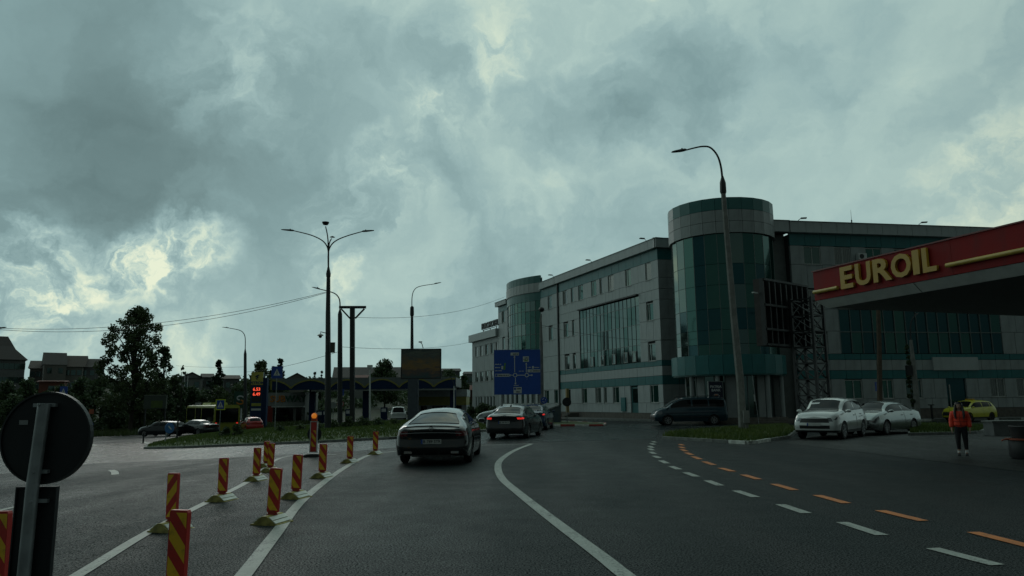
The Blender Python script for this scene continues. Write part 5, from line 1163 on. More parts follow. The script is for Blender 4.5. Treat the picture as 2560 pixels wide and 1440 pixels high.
for u, v0, v1, Y, lb in ((358, 1083, 1105, 54, 'thin dark post on the left road beside the island tip'), (442, 1050, 1100, 50, 'dark post standing on the island behind the leaning arrow sign')):
    a, c = at(u, v1, Y), at(u, v0, Y); g = zt(a.x); o = add('marker_post', MB().tube([(0, 0, 0), (0, 0, c.z-g)], .06, 8).mesh('marker_post', dsteel), None, (a.x, Y, g)); tag(o, lb, 'post')
# ------------------------------------------------------------------ fuel station in the distance
YP = 115
a, c = at(680, 976, YP), at(1140, 976, YP); zb_, ztp = 3.95, 5.75; g0 = zt((a.x+c.x)/2)
t = thing('arched_canopy', 'blue station canopy with yellow scalloped arches, far beyond the roundabout', 'canopy', ((a.x+c.x)/2, YP, g0)); o0 = WL[t.name]
xa, xc = a.x-o0.x, c.x-o0.x; za, zc_ = zb_-g0, ztp-g0
cgrey = M('canopy_grey', (.13, .15, .15), .6, var=.12); cblue = M('canopy_blue', (.006, .026, .075), .6, spec=.2); cyel = M('canopy_yellow', (.24, .22, .05), .6)
part('fascia', MB().box(xa, xc, 0, .3, za, zc_), cgrey, t); part('roof', MB().box(xa+.1, xc, .3, 12, za+.3, zc_-.1), dsteel, t)
cus = [728, 825, 912, 998, 1085]; sp_ = lambda u: at(u, 960, YP).x-o0.x
def arch(u0, u1, f0, f1, nm='arch'):
    x0, x1 = sp_(u0), sp_(u1); P = []
    for k in range(13): f = lerp(f0, f1, k/12); P.append((lerp(x0, x1, k/12), za+.15+(zc_-za-.55)*math.sin(math.pi*f)**.75 if 0 < f < 1 else za+.15))
    part(nm, MB().prism([(x0, za)]+P+[(x1, za)], 'Y', -.12, -.002), cblue, t)
    mb = MB()
    for i in range(12): mb.bar((P[i][0], -.1, P[i][1]+.08), (P[i+1][0], -.1, P[i+1][1]+.08), .2, .22)
    part('arch_border', mb, cyel, t)
arch(681, 728, .5, 1); [arch(cus[i], cus[i+1], 0, 1) for i in range(4)]; arch(1085, 1138, 0, .55)
part('end_panel', MB().box(xa-.25, xa, -.1, .3, za, zc_-.3), cyel, t); part('light_strip', MB().box(xa+6, xc, .4, .6, za-.25, za), whitep, t)
for u in (768, 905, 1030, 1128): x = sp_(u); part('column', MB().box(x-.45, x+.45, 3, 3.8, 0, za+.3), cblue, t)
def pump(u, v, Y, lb): 
    p = at(u, v, Y); g = zt(p.x); t = thing('fuel_pump', 'fuel pump under the arched canopy, '+lb, 'fuel pump', (p.x, Y, g), 0, 'fuel pumps under the arched canopy'); part('casing', MB().box(-.5, .5, -.3, .3, 0, 1.9), cblue, t); part('display', MB().box(-.35, .35, -.33, -.31, 1.2, 1.7), signw, t); part('hose', MB().tube([(.5, 0, 1.5), (.7, 0, 1.2), (.68, 0, .4), (.5, 0, .3)], .03, 6), blackp, t)
for u, lb in ((800, 'left of the tall mast'), (815, 'behind the tall mast'), (872, 'behind the gantry'), (960, 'behind the white pickup')): pump(u, 1040, 117, lb)
# shop
a, c = at(665, 1045, 124), at(762, 1045, 124); g = zt(-40); t = thing('station_shop', 'station shop under the canopy with an orange and green fascia reading SUBWAY', 'shop', ((a.x+c.x)/2, 124, g)); w_ = (c.x-a.x)/2
part('wall', MB().box(-w_, w_, 0, 8, 0, 5.2), M('shop_wall', (.20, .21, .20), .6), t); part('fascia', MB().box(-w_, w_, -.15, 0, 3.0, 5.1), M('shop_fascia', (.26, .28, .27), .5), t)
og = M('letters_orange', (.55, .19, .02), .5); gg = M('letters_green', (.01, .10, .05), .5)
add('lettering', text('SUB', 1.5, .05, og, .03), t, (-w_+1.9, -.2, 4.1)); add('lettering', text('WAY', 1.5, .05, gg, .03), t, (-w_+4.9, -.2, 4.1))
part('window', MB().box(-w_+1.2, -w_+4.5, -.05, .0, .3, 2.6), glassd, t); part('window', MB().box(-w_+5.0, w_-.6, -.05, 0, .3, 2.6), glassd, t); part('red_panel', MB().box(-w_, -w_+1.1, -.1, 0, 0, 3.0), M('shop_red', (.30, .04, .03), .5), t); part('awning', MB().box(-w_+1.1, w_, -.8, -.15, 2.75, 2.95), whitep, t)
a, c = at(1030, 1000, 122), at(1166, 1000, 122); g = zt(-13); t = thing('service_building', 'low station building with a pale roof band over a yellow band', 'building', ((a.x+c.x)/2, 122, g)); w_ = (c.x-a.x)/2
part('wall', MB().box(-w_, w_, 0, 9, 0, 1.8), M('service_wall', (.26, .28, .28), .6), t); part('yellow_band', MB().box(-w_, w_, -.1, 9, 1.8, 3.2), cyel, t); part('roof_band', MB().box(-w_-.1, w_+.1, -.2, 9.2, 3.2, 4.35), M('service_roof', (.34, .37, .37), .5), t)
for x in (-w_+1.5, -w_+4, w_-5.6, w_-4.3, w_-1.8): part('window', MB().box(x, x+1.0, -.04, 0, .7, 1.7), glassd, t)
# fuel price totem
a, c = at(625, 1050, 92), at(657, 930, 92); g = zt(-32); t = thing('price_totem', 'blue and yellow fuel totem reading PETROM with red digits 6.53 and 6.49', 'sign', ((a.x+c.x)/2, 92, g)); w_ = (c.x-a.x)/2+.05; H_ = c.z-g
tb = M('totem_blue', (.006, .03, .10), .4); part('body', MB().box(-w_, w_, 0, .5, .8, H_), tb, t); part('side_pillar', MB().box(w_, w_+.55, -.05, .6, 0, H_-.7), cblue, t); part('foot', MB().box(-w_, w_, .1, .4, 0, .8), tb, t)
part('logo_panel', MB().box(-w_, w_+.05, -.06, 0, H_-1.6, H_), M('totem_yellow', (.52, .46, .10), .45), t)
lm = text('PETROM', .46, .01, M('petrom_blue', (.01, .03, .12), .5), .012); lm.transform(Matrix.Shear('XZ', 4, (0, 0)) if False else Matrix.Identity(4)); add('lettering', lm, t, (0, -.075, H_-1.35))
mb = MB(); 
for P in ([(-.28, .08), (-.1, .3), (.2, .42), (.3, .3), (.12, .2), (.2, .02), (.02, -.1), (-.06, .06)], [(-.2, -.02), (-.05, -.06), (.1, -.2), (-.02, -.24)]): mb.prism([(x, H_-.72+z) for x, z in P], 'Y', -.08, -.065)
part('emblem', mb, M('emblem_blue', (.02, .03, .06), .5), t)
led = M('led_red', (.5, .03, .01), .4, emit=(1, .10, .05), es=1.0)
for i, (s_, z) in enumerate((('6.53', H_-2.15), ('6.49', H_-2.75))):
    part('display', MB().box(-w_+.2, w_-.15, -.05, 0, z-.27, z+.27), blackp, t); add('digits', text(s_, .54, .01, led, .012), t, (.02, -.07, z))
part('display', MB().box(-w_+.2, w_-.15, -.05, 0, H_-3.65, H_-3.15), blackp, t); part('yellow_strip', MB().box(-w_+.15, w_-.1, -.05, 0, H_-4.2, H_-3.85), M('totem_strip', (.36, .36, .06), .5), t); part('white_strip', MB().box(-w_+.15, w_-.1, -.05, 0, H_-4.75, H_-4.5), whitep, t)
# green S board
a = at(604, 1000, 95); g = zt(a.x); t = thing('round_logo_board', 'green board with a white and orange S shape left of the price totem', 'sign', (a.x, 95, g)); z = a.z-g
part('board', MB().box(-.95, .7, -.05, .1, z-1.0, z+1.1), M('board_green', (.008, .06, .035), .5), t); part('post', MB().box(-.08, .08, .0, .1, 0, z-1.0), whitep, t)
for f, m_, s in ((0, signw, 1), (1, og, -1)):
    P = [(-.15+s*(math.cos(R(k))*.42), z+s*(.26+math.sin(R(k))*.24)) for k in range(0, 261, 20)]; mb = MB()
    for i in range(len(P)-1): mb.bar((P[i][0], -.08, P[i][1]), (P[i+1][0], -.08, P[i+1][1]), .05, .17)
    part('letter_half', mb, m_, t)
# three flagpoles, small hoarding
for u in (448, 457, 465):
    a, c = at(u, 1025, 110), at(u, 930+(u-448)*.6, 110); g = gz(a.x, 110); o = add('flagpole', MB().tube([(0, 0, 0), (0, 0, c.z-g)], [.09, .05], 8).mesh('flagpole', whitep), None, (a.x, 110, g)); tag(o, 'bare white flagpole, %s of the three behind the yellow bus' % {448: 'leftmost', 457: 'middle one', 465: 'rightmost'}[u], 'flagpole', 'three flagpoles behind the bus')
a, c = at(358, 1022, 93), at(418, 987, 93); g = gz(-45, 93); t = thing('roadside_hoarding', 'faded green hoarding with lines of pale writing below the big tree', 'hoarding', ((a.x+c.x)/2, 93, g)); w_ = (c.x-a.x)/2
part('board', MB().box(-w_, w_, 0, .1, a.z-g, c.z-g), M('hoarding', (.05, .065, .05), .6), t); part('frame', MB().box(-w_, w_, -.05, 0, c.z-g-.08, c.z-g).box(w_-.08, w_, -.05, 0, a.z-g, c.z-g), M('frame_pale', (.16, .18, .15), .6), t); part('picture', MB().box(-.5, w_-.5, -.03, 0, a.z-g+.1, a.z-g+1.0), M('hoarding_green', (.07, .11, .02), .6), t)
for x in (-w_+.2, w_-.2): part('post', MB().box(x-.08, x+.08, .1, .25, 0, a.z-g), dsteel, t)
# slanted kiosk by the lamp pole
a = G(1381, 1052); t = thing('utility_kiosk', 'blue grey metal kiosk with a slanted roof in front of the office', 'kiosk', (at(1381, 1050, 54).x, 54, 0), R(-6)); part('body', MB().prism([(-.6, 0), (.6, 0), (.6, 1.35), (-.6, .95)], 'Y', 0, 1.0), M('kiosk_grey', (.07, .095, .105), .5, dirt=.3), t); part('roof', MB().prism([(-.66, .95), (.66, 1.39), (.66, 1.44), (-.66, 1.0)], 'Y', -.08, 1.08), M('kiosk_roof', (.12, .13, .125), .5), t); part('door', MB().box(-.35, .45, -.02, 0, .1, .85), M('kiosk_door', (.05, .08, .10), .5), t)
# ------------------------------------------------------------------ houses on the hill
roofd = M('roof_dark', (.050, .042, .038), .8, var=.25, scale=1.2); roofr = M('roof_red', (.12, .035, .025), .8, var=.25); roofb = M('roof_brown', (.075, .055, .045), .8, var=.25)
wb = M('render_beige', (.15, .145, .13), .8, var=.15, scale=.5); wgr = M('render_grey', (.12, .125, .125), .8, var=.2, scale=.5); wwh = M('render_pale', (.22, .23, .22), .8, var=.15, scale=.5)
def house(name, label, u0, u1, vr, ve, Y, depth, wall=wb, roof=roofd, kind='gable', storeys=2, wn=3, yaw=0, over=.4, base=None, cat='house'):
    """ridge at vr, eaves at ve"""
    a, c = at(u0, ve, Y), at(u1, ve, Y); r = at((u0+u1)/2, vr, Y); g = gz((a.x+c.x)/2, Y)-.4 if base is None else base
    g = min(g, a.z-3.2)
    yaw = math.atan2(-(a.x+c.x)/2, Y)+R(random.uniform(-7, 7)); fx, fy = (a.x+c.x)/2, Y
    t = thing(name, label, cat, (fx-math.sin(yaw)*depth/2, fy+math.cos(yaw)*depth/2, g), yaw); w_ = (c.x-a.x)/2*math.cos(yaw); he, hr = a.z-g, r.z-g; d = depth/2
    part('wall', MB().box(-w_, w_, -d, d, 0, he), wall, t)
    if kind == 'gable':      # ridge along x
        part('roof', MB().add([(-w_-over, -d-over, he-.1), (w_+over, -d-over, he-.1), (w_+over, d+over, he-.1), (-w_-over, d+over, he-.1), (-w_-over, 0, hr), (w_+over, 0, hr)], [(0, 1, 5, 4), (2, 3, 4, 5), (0, 4, 3), (1, 2, 5), (3, 2, 1, 0)]), roof, t)
    elif kind == 'front':    # gable faces the camera
        part('roof', MB().add([(-w_-over, -d-over, he-.1), (w_+over, -d-over, he-.1), (w_+over, d, he-.1), (-w_-over, d, he-.1), (0, -d-over, hr), (0, d, hr)], [(0, 4, 5, 3), (1, 2, 5, 4), (0, 3, 2, 1), (2, 3, 5)]), roof, t)
        part('gable_wall', MB().prism([(-w_, he-.1), (w_, he-.1), (0, hr-.25)], 'Y', -d-.02, -d+.1), wall, t)
    else:                    # hipped / mansard
        k = .45; part('roof', MB().add([(-w_-over, -d-over, he-.1), (w_+over, -d-over, he-.1), (w_+over, d+over, he-.1), (-w_-over, d+over, he-.1), (-w_*k, -d*.25, hr), (w_*k, -d*.25, hr), (w_*k, d*.25, hr), (-w_*k, d*.25, hr)], [(0, 1, 5, 4), (1, 2, 6, 5), (2, 3, 7, 6), (3, 0, 4, 7), (4, 5, 6, 7), (3, 2, 1, 0)]), roof, t)
    for s in range(storeys):
        for k in range(wn):
            x = -w_+(k+.5)*2*w_/wn; z = he-2.1-s*2.8
            if z > .3:
                f = part('window', MB().box(x-.5, x+.5, -d-.05, -d+.02, z, z+1.3), wgr, t); part('pane', MB().box(x-.42, x+.42, -d-.06, -d-.051, z+.08, z+1.22), pane, f)
    return t
house('apartment_block', 'tall pale apartment building with a dark mansard roof at the left picture edge', -60, 68, 862, 898, 150, 10, wgr, roofd, 'hip', 3, 9)
house('tower_house', 'steep dark pyramid roof rising at the far left picture edge', -30, 34, 838, 872, 158, 8, wgr, roofd, 'hip', 1, 2)
house('terrace_house', 'low left house of the brown roofed row on the hill', 76, 118, 899, 920, 172, 10, wb, roofb, 'gable', 2, 3)
house('terrace_house', 'tallest house of the row on the hill, with a flat topped steep roof', 110, 168, 878, 911, 168, 11, wb, roofd, 'gable', 3, 2, over=.2)
house('terrace_house', 'house right of the tallest one in the hill row, partly behind the big tree', 163, 206, 886, 916, 171, 10, wb, roofb, 'gable', 2, 3)
house('terrace_house', 'rightmost house of the hill row, just left of the big tree', 204, 240, 894, 917, 174, 10, wgr, roofd, 'gable', 2, 2)
house('terrace_house', 'small dark house wedged behind the big tree trunk', 238, 262, 905, 914, 176, 9, wgr, roofd, 'gable', 2, 2)
house('garden_house', 'dull red walled building among the bushes above the far crossing sign', 100, 160, 950, 953, 128, 6, M('wall_red', (.16, .05, .035), .8), roofr, 'gable', 1, 1)
house('pale_house', 'pale gabled house right of the big tree', 452, 507, 930, 944, 150, 9, wwh, roofd, 'front', 1, 2)
house('grey_house', 'small grey house beside the dark conifer', 510, 534, 932, 942, 155, 8, wgr, roofd, 'gable', 1, 1)
house('grey_house', 'wide low grey house behind the lamp near the price totem', 560, 600, 936, 946, 160, 8, wgr, roofb, 'gable', 1, 2)
house('pale_house', 'cream gabled house above the left end of the arched canopy', 715, 770, 932, 948, 165, 9, wb, roofb, 'front', 1, 2)
house('barn', 'big dark roofed hall behind the middle of the arched canopy', 835, 1005, 914, 944, 190, 16, wgr, roofd, 'gable', 1, 2, cat='hall')
house('red_roof_house', 'small red roofed house in front of the big dark hall', 880, 915, 936, 946, 160, 8, wwh, roofr, 'gable', 1, 1)
house('grey_house', 'flat looking grey house right of the billboard above the trees', 1098, 1150, 919, 927, 185, 9, wgr, roofd, 'gable', 1, 2)
house('pale_house', 'white house just left of the office extension', 1160, 1184, 927, 934, 170, 8, wwh, roofd, 'gable', 2, 2)
house('brick_shed', 'dark red shed low beside the left end of the office extension', 1150, 1183, 962, 974, 140, 8, M('wall_brick', (.10, .04, .03), .8), roofr, 'gable', 1, 1)
# ------------------------------------------------------------------ trees and shrubs
def leaves(C, Rd, N, size, squash=1.0):
    C = np.array(C); Rd = np.array(Rd); wt = Rd**2.2; idx = rng.choice(len(C), N, p=wt/wt.sum())
    d = rng.normal(size=(N, 3)); d /= np.linalg.norm(d, axis=1)[:, None]; rr = Rd[idx]*(rng.random(N)**.45)
    P = C[idx]+d*rr[:, None]*np.array([1, 1, squash])
    a = rng.normal(size=(N, 3)); a /= np.linalg.norm(a, axis=1)[:, None]; b = np.cross(a, rng.normal(size=(N, 3))); b /= np.linalg.norm(b, axis=1)[:, None]
    s = size*(.55+.9*rng.random(N))[:, None]
    V = np.stack([P-a*s*.5, P-b*s*.32, P+a*s*.5, P+b*s*.32], 1).reshape(-1, 3); F = (np.arange(N)[:, None]*4+np.arange(4)[None]); return V, F
def tree(name, label, u, vt, vb, Y, wpx, mt=leafA, n=26, N=5000, size=.3, prof='round', trunk=.22, clump=.26, group=None, cat='tree', y_depth=1, skew=0, limbs=10, bottom=.22, base=None):
    top = at(u, vt, Y); bs = at(u, vb, Y); g = gz(bs.x, Y) if base is None else base; H = top.z-g; Wd = at(u+wpx/2, vb, Y).x-at(u-wpx/2, vb, Y).x; Rw = Wd/2
    t = thing(name, label, cat, (bs.x, Y, g-.05), random.uniform(-.2, .2), group)
    C = []; Rd = []
    def pr_(f):  # relative radius at relative height in the crown
        if prof == 'cone': return max(.05, 1-f)*1.0
        if prof == 'bush': return math.sqrt(max(0, 1-(f*.95)**2))
        if prof == 'oak': return math.sin(math.pi*min(1, .22+f*.76))**.62
        return math.sin(math.pi*min(1, .18+f*.80))**.7
    b0 = bottom*H
    for k in range(n):
        f = (k+.5)/n; a = random.random()*math.tau; q = pr_(f)*Rw; r = math.sqrt(random.random())*(q*.8 if prof == 'cone' else max(0, q-clump*Rw*.6))
        cr = clump*Rw*random.uniform(.6, 1.15)*(1 if prof != 'cone' else max(.35, 1-f)*1.2)
        C.append((r*math.cos(a)+skew*(1-f)*Rw, r*math.sin(a)*y_depth, b0+f*(H-b0)-cr*.4)); Rd.append(cr)
    C.append((0, 0, H-clump*Rw*.35)); Rd.append(clump*Rw*.5)
    mb = MB(); mb.tube([(0, 0, 0), (.03*H*.3, 0, H*.3), (-.02*H*.3, .02, H*.6), (0, 0, H*.9)], [trunk, trunk*.8, trunk*.5, trunk*.1], 8)
    part('trunk', mb, bark, t)
    lb = MB()
    for k in random.sample(range(len(C)), min(limbs, len(C))):
        c = Vector(C[k]); h0 = min(c.z*.62, H*.6)+.05*H; m = Vector((c.x*.45, c.y*.45, lerp(h0, c.z, .45))); lb.tube([(0, 0, h0*.85), m, c], [trunk*.4, trunk*.25, trunk*.06], 5)
    if limbs: part('branches', lb, bark, t)
    V, F = leaves(C, Rd, N, size, .85); part_ = add('crown', npmesh('crown', V, F, mt), t); return t
tree('deciduous_tree', 'big leafy tree standing against the sky left of the far road', 330, 768, 1000, 96, 196, leafB, 170, 15500, .30, 'oak', .30, .15, limbs=60, bottom=.20)
tree('deciduous_tree', 'shorter tree leaning off the right side of the big leafy tree', 405, 866, 1000, 98, 90, leafA, 30, 3000, .34, 'round', .16, .26, limbs=12, bottom=.15)
tree('young_tree', 'thin young tree with a feathery top right of the big tree', 452, 912, 1000, 102, 26, leafA, 10, 420, .3, 'round', .07, .4, limbs=6)
bs_ = [(15, 952, 60), (62, 948, 70), (110, 978, 60), (150, 962, 70), (200, 946, 80), (250, 936, 80), (298, 952, 70), (345, 948, 80), (395, 952, 80), (440, 962, 60), (478, 966, 60)]
for i, (u, v, w_) in enumerate(bs_): tree('hedge_tree', 'dense dark bushy tree of the belt, '+['at the left picture edge', 'behind the top left of the round sign back', 'under the terrace houses, before the red walled house', 'just right of the red walled house', 'below the rightmost terrace house', 'left of the big tree trunk', 'close against the left of the big tree trunk', 'right behind the big tree trunk', 'above the green hoarding', 'under the shorter leaning tree', 'next to the three flagpoles'][i], u, v, 1030, 106+(i % 3)*3, w_*1.25, leafA, 22, 3000, .42, 'bush', .14, .42, group='dense trees in the belt left of the far road', limbs=6, bottom=.02)
bs2 = [(25, 985, 70), (85, 990, 70), (150, 985, 70), (215, 1000, 60), (300, 1000, 50), (350, 1000, 60), (500, 975, 70), (545, 965, 80), (590, 960, 70), (470, 985, 60)]
for i, (u, v, w_) in enumerate(bs2): tree('dense_shrub', 'low dark shrub before the tree belt, '+['at the left picture edge', 'over the middle of the round sign back', 'behind the far left crossing sign', 'above the start of the far path', 'above the two walkers', 'at the left side of the green hoarding', 'behind the roof of the yellow bus', 'behind the yellow bordered crossing sign', 'behind the green S board', 'behind the flagpole feet'][i], u, v, 1045, (121 if 200 < u < 310 else 99+(i % 2)*2.5) if u < 400 else 118, w_*1.3, [leafA, leafB][i % 2], 16, 2000, .38, 'bush', .1, .45, group='low shrubs before the tree belt on the left', cat='shrub', limbs=0, bottom=.02)
tree('conifer_tree', 'dark pointed conifer beside the small grey house', 545, 900, 960, 150, 84, leafC, 44, 5200, .5, 'cone', .2, .36, limbs=0, bottom=.05)
tree('conifer_tree', 'dark conifer behind the large blue crossing sign', 699, 896, 965, 130, 76, leafC, 40, 4600, .42, 'cone', .2, .36, limbs=0, bottom=.05)
tree('deciduous_tree', 'leafy tree behind the fuel price totem', 648, 903, 1000, 125, 92, leafB, 36, 5200, .42, 'round', .2, .3, limbs=8)
tree('deciduous_tree', 'loose grey green tree between the totem and the conifer', 684, 916, 1000, 132, 70, leafB, 24, 3000, .4, 'round', .16, .3, limbs=8)
tree('deciduous_tree', 'rounded tree above the canopy left of the billboard', 962, 903, 980, 150, 104, leafA, 34, 5600, .5, 'round', .2, .34, limbs=6)
tree('deciduous_tree', 'low round tree right of the billboard', 1124, 924, 1000, 135, 92, leafA, 26, 3000, .48, 'bush', .2, .36, limbs=6, bottom=.05)
tree('deciduous_tree', 'dark tree close to the left end of the office extension', 1160, 938, 1000, 132, 46, leafA, 20, 2000, .46, 'bush', .2, .36, limbs=6, bottom=.05)
for u, v in ((786, 930), (803, 928)): tree('young_conifer', 'small ragged conifer top above the canopy, left of the tall mast' if u < 790 else 'small ragged conifer top above the canopy, touching the tall mast', u, v, 970, 150, 20, leafC, 12, 600, .45, 'cone', .1, .5, limbs=0)
for i, (u, v, w_, Y) in enumerate([(1178, 1014, 50, 80), (1208, 1008, 60, 78), (1236, 1018, 50, 74), (1150, 1024, 40, 84)]): tree('shrub', 'dark green shrub before the office extension, '+['left of the pair', 'tallest', 'rightmost', 'lowest, farthest left'][i], u, v, 1050, Y, w_, leafA, 14, 1800, .22, 'bush', .06, .45, cat='shrub', limbs=0, bottom=.02)
hb = [(565, 1066, 34), (590, 1058, 34), (700, 1064, 36), (752, 1061, 40), (790, 1054, 44), (835, 1050, 44), (872, 1040, 34), (905, 1040, 50), (945, 1042, 50), (985, 1046, 40)]
for i, (u, v, w_) in enumerate(hb): tree('island_shrub', 'low shrub on the back of the roundabout island, '+['below the bus tail', 'left of the red hatchback', 'before the dark car at the pumps', 'behind the beacon board, left', 'behind the beacon board, right', 'at the foot of the tall mast', 'at the foot of the gantry, left', 'at the foot of the gantry, right', 'right of the thin pale lamp post', 'left of the white pickup'][i], u, v, 1064, 52 if u > 650 else 48, w_*1.25, [leafA, leafB][i % 2], 12, 1300, .13, 'bush', .03, .45, cat='shrub', group='low hedge shrubs on the roundabout island', limbs=0, bottom=.0)
tree('flowering_shrub', 'small shrub with red leaves beside the slanted kiosk', 1400, 1032, 1056, 56, 16, M('leaf_red', (.16, .02, .025), .6), 8, 420, .11, 'bush', .03, .5, cat='shrub', limbs=0, bottom=0)
tree('creeper', 'creeper clinging to the crooked lamp pole by the canopy', 2283, 860, 1040, 49.2, 22, leafA, 16, 1500, .16, 'oak', .03, .6, cat='climbing plant', limbs=0, bottom=.02, base=0)
# a far-off wood along the skyline, one mass
Cw = []; Rw_ = []
for k in range(150):
    x = random.uniform(-330, 60); y = random.uniform(235, 330); Cw.append((x, y, gz(x, y)+random.uniform(.5, 2.6))); Rw_.append(random.uniform(3, 6))
V, F = leaves(Cw, Rw_, 22000, 1.1, .7); o = add('far_wood', npmesh('far_wood', V, F, leafA)); tag(o, 'distant dark wood along the hill skyline', 'wood', kind='stuff')
Cw = []; Rw_ = []
for k in range(260):
    x = random.uniform(-150, 0); y = random.uniform(126, 205); Cw.append((x, y, gz(x, y)+random.uniform(0, 1.0))); Rw_.append(random.uniform(1.5, 3.2))
V, F = leaves(Cw, Rw_, 36000, .75, .55); o = add('ground_cover', npmesh('ground_cover', V, F, leafA)); tag(o, 'scrub and garden growth covering the hillside between the houses', 'scrub', kind='stuff')
# ------------------------------------------------------------------ people
skin = M('skin', (.36, .22, .16), .55, var=.06); hair = M('hair_dark', (.012, .010, .010), .5, var=.3, scale=30)
def skinned(name, pts, edges, rad, mt, parent, root=0, sub=2):
    me = bpy.data.meshes.new('tmp'); me.from_pydata(pts, edges, []); o = bpy.data.objects.new('tmp', me); COL.objects.link(o)
    o.modifiers.new('s', 'SKIN'); o.modifiers.new('u', 'SUBSURF').levels = sub
    for i, r in enumerate(rad): me.skin_vertices[0].data[i].radius = (r if isinstance(r, tuple) else (r, r)); me.skin_vertices[0].data[i].use_root = (i == root)
    m2 = bpy.data.meshes.new_from_object(o.evaluated_get(bpy.context.evaluated_depsgraph_get())); bpy.data.objects.remove(o); bpy.data.meshes.remove(me)
    m2.name = name; m2.materials.clear(); m2.materials.append(mt); m2.polygons.foreach_set('use_smooth', [True]*len(m2.polygons)); return add(name, m2, parent)
def person(label, loc, yaw, H, jacket, trouser, long_hair=True, group=None, stride=.03, shoe=blackp):
    t = thing('person', label, 'person', loc, yaw, group); k = H/1.65; t.scale = (k, k, k)     # faces -y
    P = [(0, 0, .90), (0, .01, 1.08), (0, .01, 1.26), (0, .01, 1.36), (0, -.005, 1.43), (0, -.01, 1.50), (0, -.015, 1.58),
         (-.085, 0, .86), (-.10, -stride, .48), (-.105, stride*.4, .09), (-.11, -.09, .035), (.085, 0, .86), (.095, stride, .48), (.10, stride*1.2, .09), (.105, stride-.10, .035),
         (-.165, .01, 1.34), (-.225, .03, 1.09), (-.245, -.03, .86), (-.245, -.05, .79), (.165, .01, 1.34), (.225, .03, 1.09), (.245, -.03, .86), (.245, -.05, .79)]
    E_ = [(0, 1), (1, 2), (2, 3), (3, 4), (4, 5), (5, 6), (0, 7), (7, 8), (8, 9), (9, 10), (0, 11), (11, 12), (12, 13), (13, 14), (3, 15), (15, 16), (16, 17), (17, 18), (3, 19), (19, 20), (20, 21), (21, 22)]
    Rr = [.13, .12, .125, .09, .05, .07, .075, .095, .06, .04, .035, .095, .06, .04, .035, .055, .042, .03, .03, .055, .042, .03, .03]
    n0 = len(P)
    for s, wi in ((-1, 18), (1, 22)):
        for f in range(4):
            dy = -.025+f*.017; ln = [.06, .072, .068, .052][f]; a = len(P)
            P += [(s*.245, -.05+dy*1.1, .76), (s*.243, -.052+dy*1.3, .76-ln*.55), (s*.232, -.056+dy*1.3, .76-ln)]; E_ += [(wi, a), (a, a+1), (a+1, a+2)]; Rr += [.010, .009, .008]
        a = len(P); P += [(s*.235, -.082, .785), (s*.228, -.098, .755)]; E_ += [(wi, a), (a, a+1)]; Rr += [.011, .009]
    skinned('body', P, E_, Rr, skin, t)
    hd = MB(); N_ = 16
    vs = []; rings_ = [(-.11, .03), (-.098, .052), (-.07, .07), (-.03, .083), (.01, .089), (.05, .09), (.085, .075), (.11, .045), (.12, .01)]
    for z, r in rings_:
        for q in range(N_):
            a = 2*math.pi*q/N_; x, y = r*.9*math.cos(a), r*1.08*math.sin(a)-.01*(z < 0)
            vs.append((x, y, 1.555+z))
    m = len(rings_); hd.add(vs, [(i*N_+q, i*N_+(q+1) % N_, (i+1)*N_+(q+1) % N_, (i+1)*N_+q) for i in range(m-1) for q in range(N_)]+[tuple(range((m-1)*N_, m*N_))]+[tuple(reversed(range(N_)))])
    h_ = part('head', hd, skin, t, smooth=80)
    part('nose', MB().add([(-.013, -.088, 1.53), (.013, -.088, 1.53), (0, -.115, 1.535), (0, -.09, 1.575)], [(0, 1, 2), (0, 2, 3), (1, 3, 2)]), skin, h_)
    for s in (-1, 1): part('eye', MB().lathe([(0, -.004), (.011, 0), (0, .004)], 8, 'Y', c=(s*.03, -.09, 1.565), cap=False), hair, h_); part('ear', MB().lathe([(0, -.01), (.022, 0), (0, .01)], 8, 'X' if False else 'Y', c=(s*.083, .0, 1.55), cap=False), skin, h_)
    part('mouth', MB().box(-.022, .022, -.096, -.086, 1.503, 1.511), M('lips', (.25, .09, .08), .5), h_)
    # jacket: a loose quilted sweater shape following the torso and arms
    JP = [(0, 0, .84), (0, .0, 1.04), (0, .0, 1.22), (0, .0, 1.36), (0, 0, 1.43), (-.19, .01, 1.33), (-.235, .02, 1.09), (-.25, -.025, .87), (.19, .01, 1.33), (.235, .02, 1.09), (.25, -.025, .87)]
    JE = [(0, 1), (1, 2), (2, 3), (3, 4), (3, 5), (5, 6), (6, 7), (3, 8), (8, 9), (9, 10)]
    skinned('jacket', JP, JE, [(.215, .175), (.21, .17), (.20, .16), (.16, .13), (.075, .075), .09, .085, .065, .09, .085, .065], jacket, t)
    if H > 1.4 and long_hair:
        for z in (.96, 1.08, 1.2): part('jacket_seam', MB().tube([(.205*math.cos(a), .165*math.sin(a)*1.02, z) for a in np.linspace(math.pi*1.05, math.pi*1.95, 14)], .006, 5), M('jacket_seam', (.22, .02, .01), .7), t)
        part('zip', MB().box(-.008, .008, -.178, -.165, .88, 1.36), M('jacket_seam', (.22, .02, .01), .7), t)
    TP = [(0, 0, 1.02), (0, 0, .90), (-.09, 0, .82), (-.102, -stride, .48), (-.105, stride*.4, .17), (.09, 0, .82), (.098, stride, .48), (.10, stride*1.2, .17)]
    skinned('trousers', TP, [(0, 1), (1, 2), (2, 3), (3, 4), (1, 5), (5, 6), (6, 7)], [.155, .155, .115, .08, .055, .115, .08, .055], trouser, t)
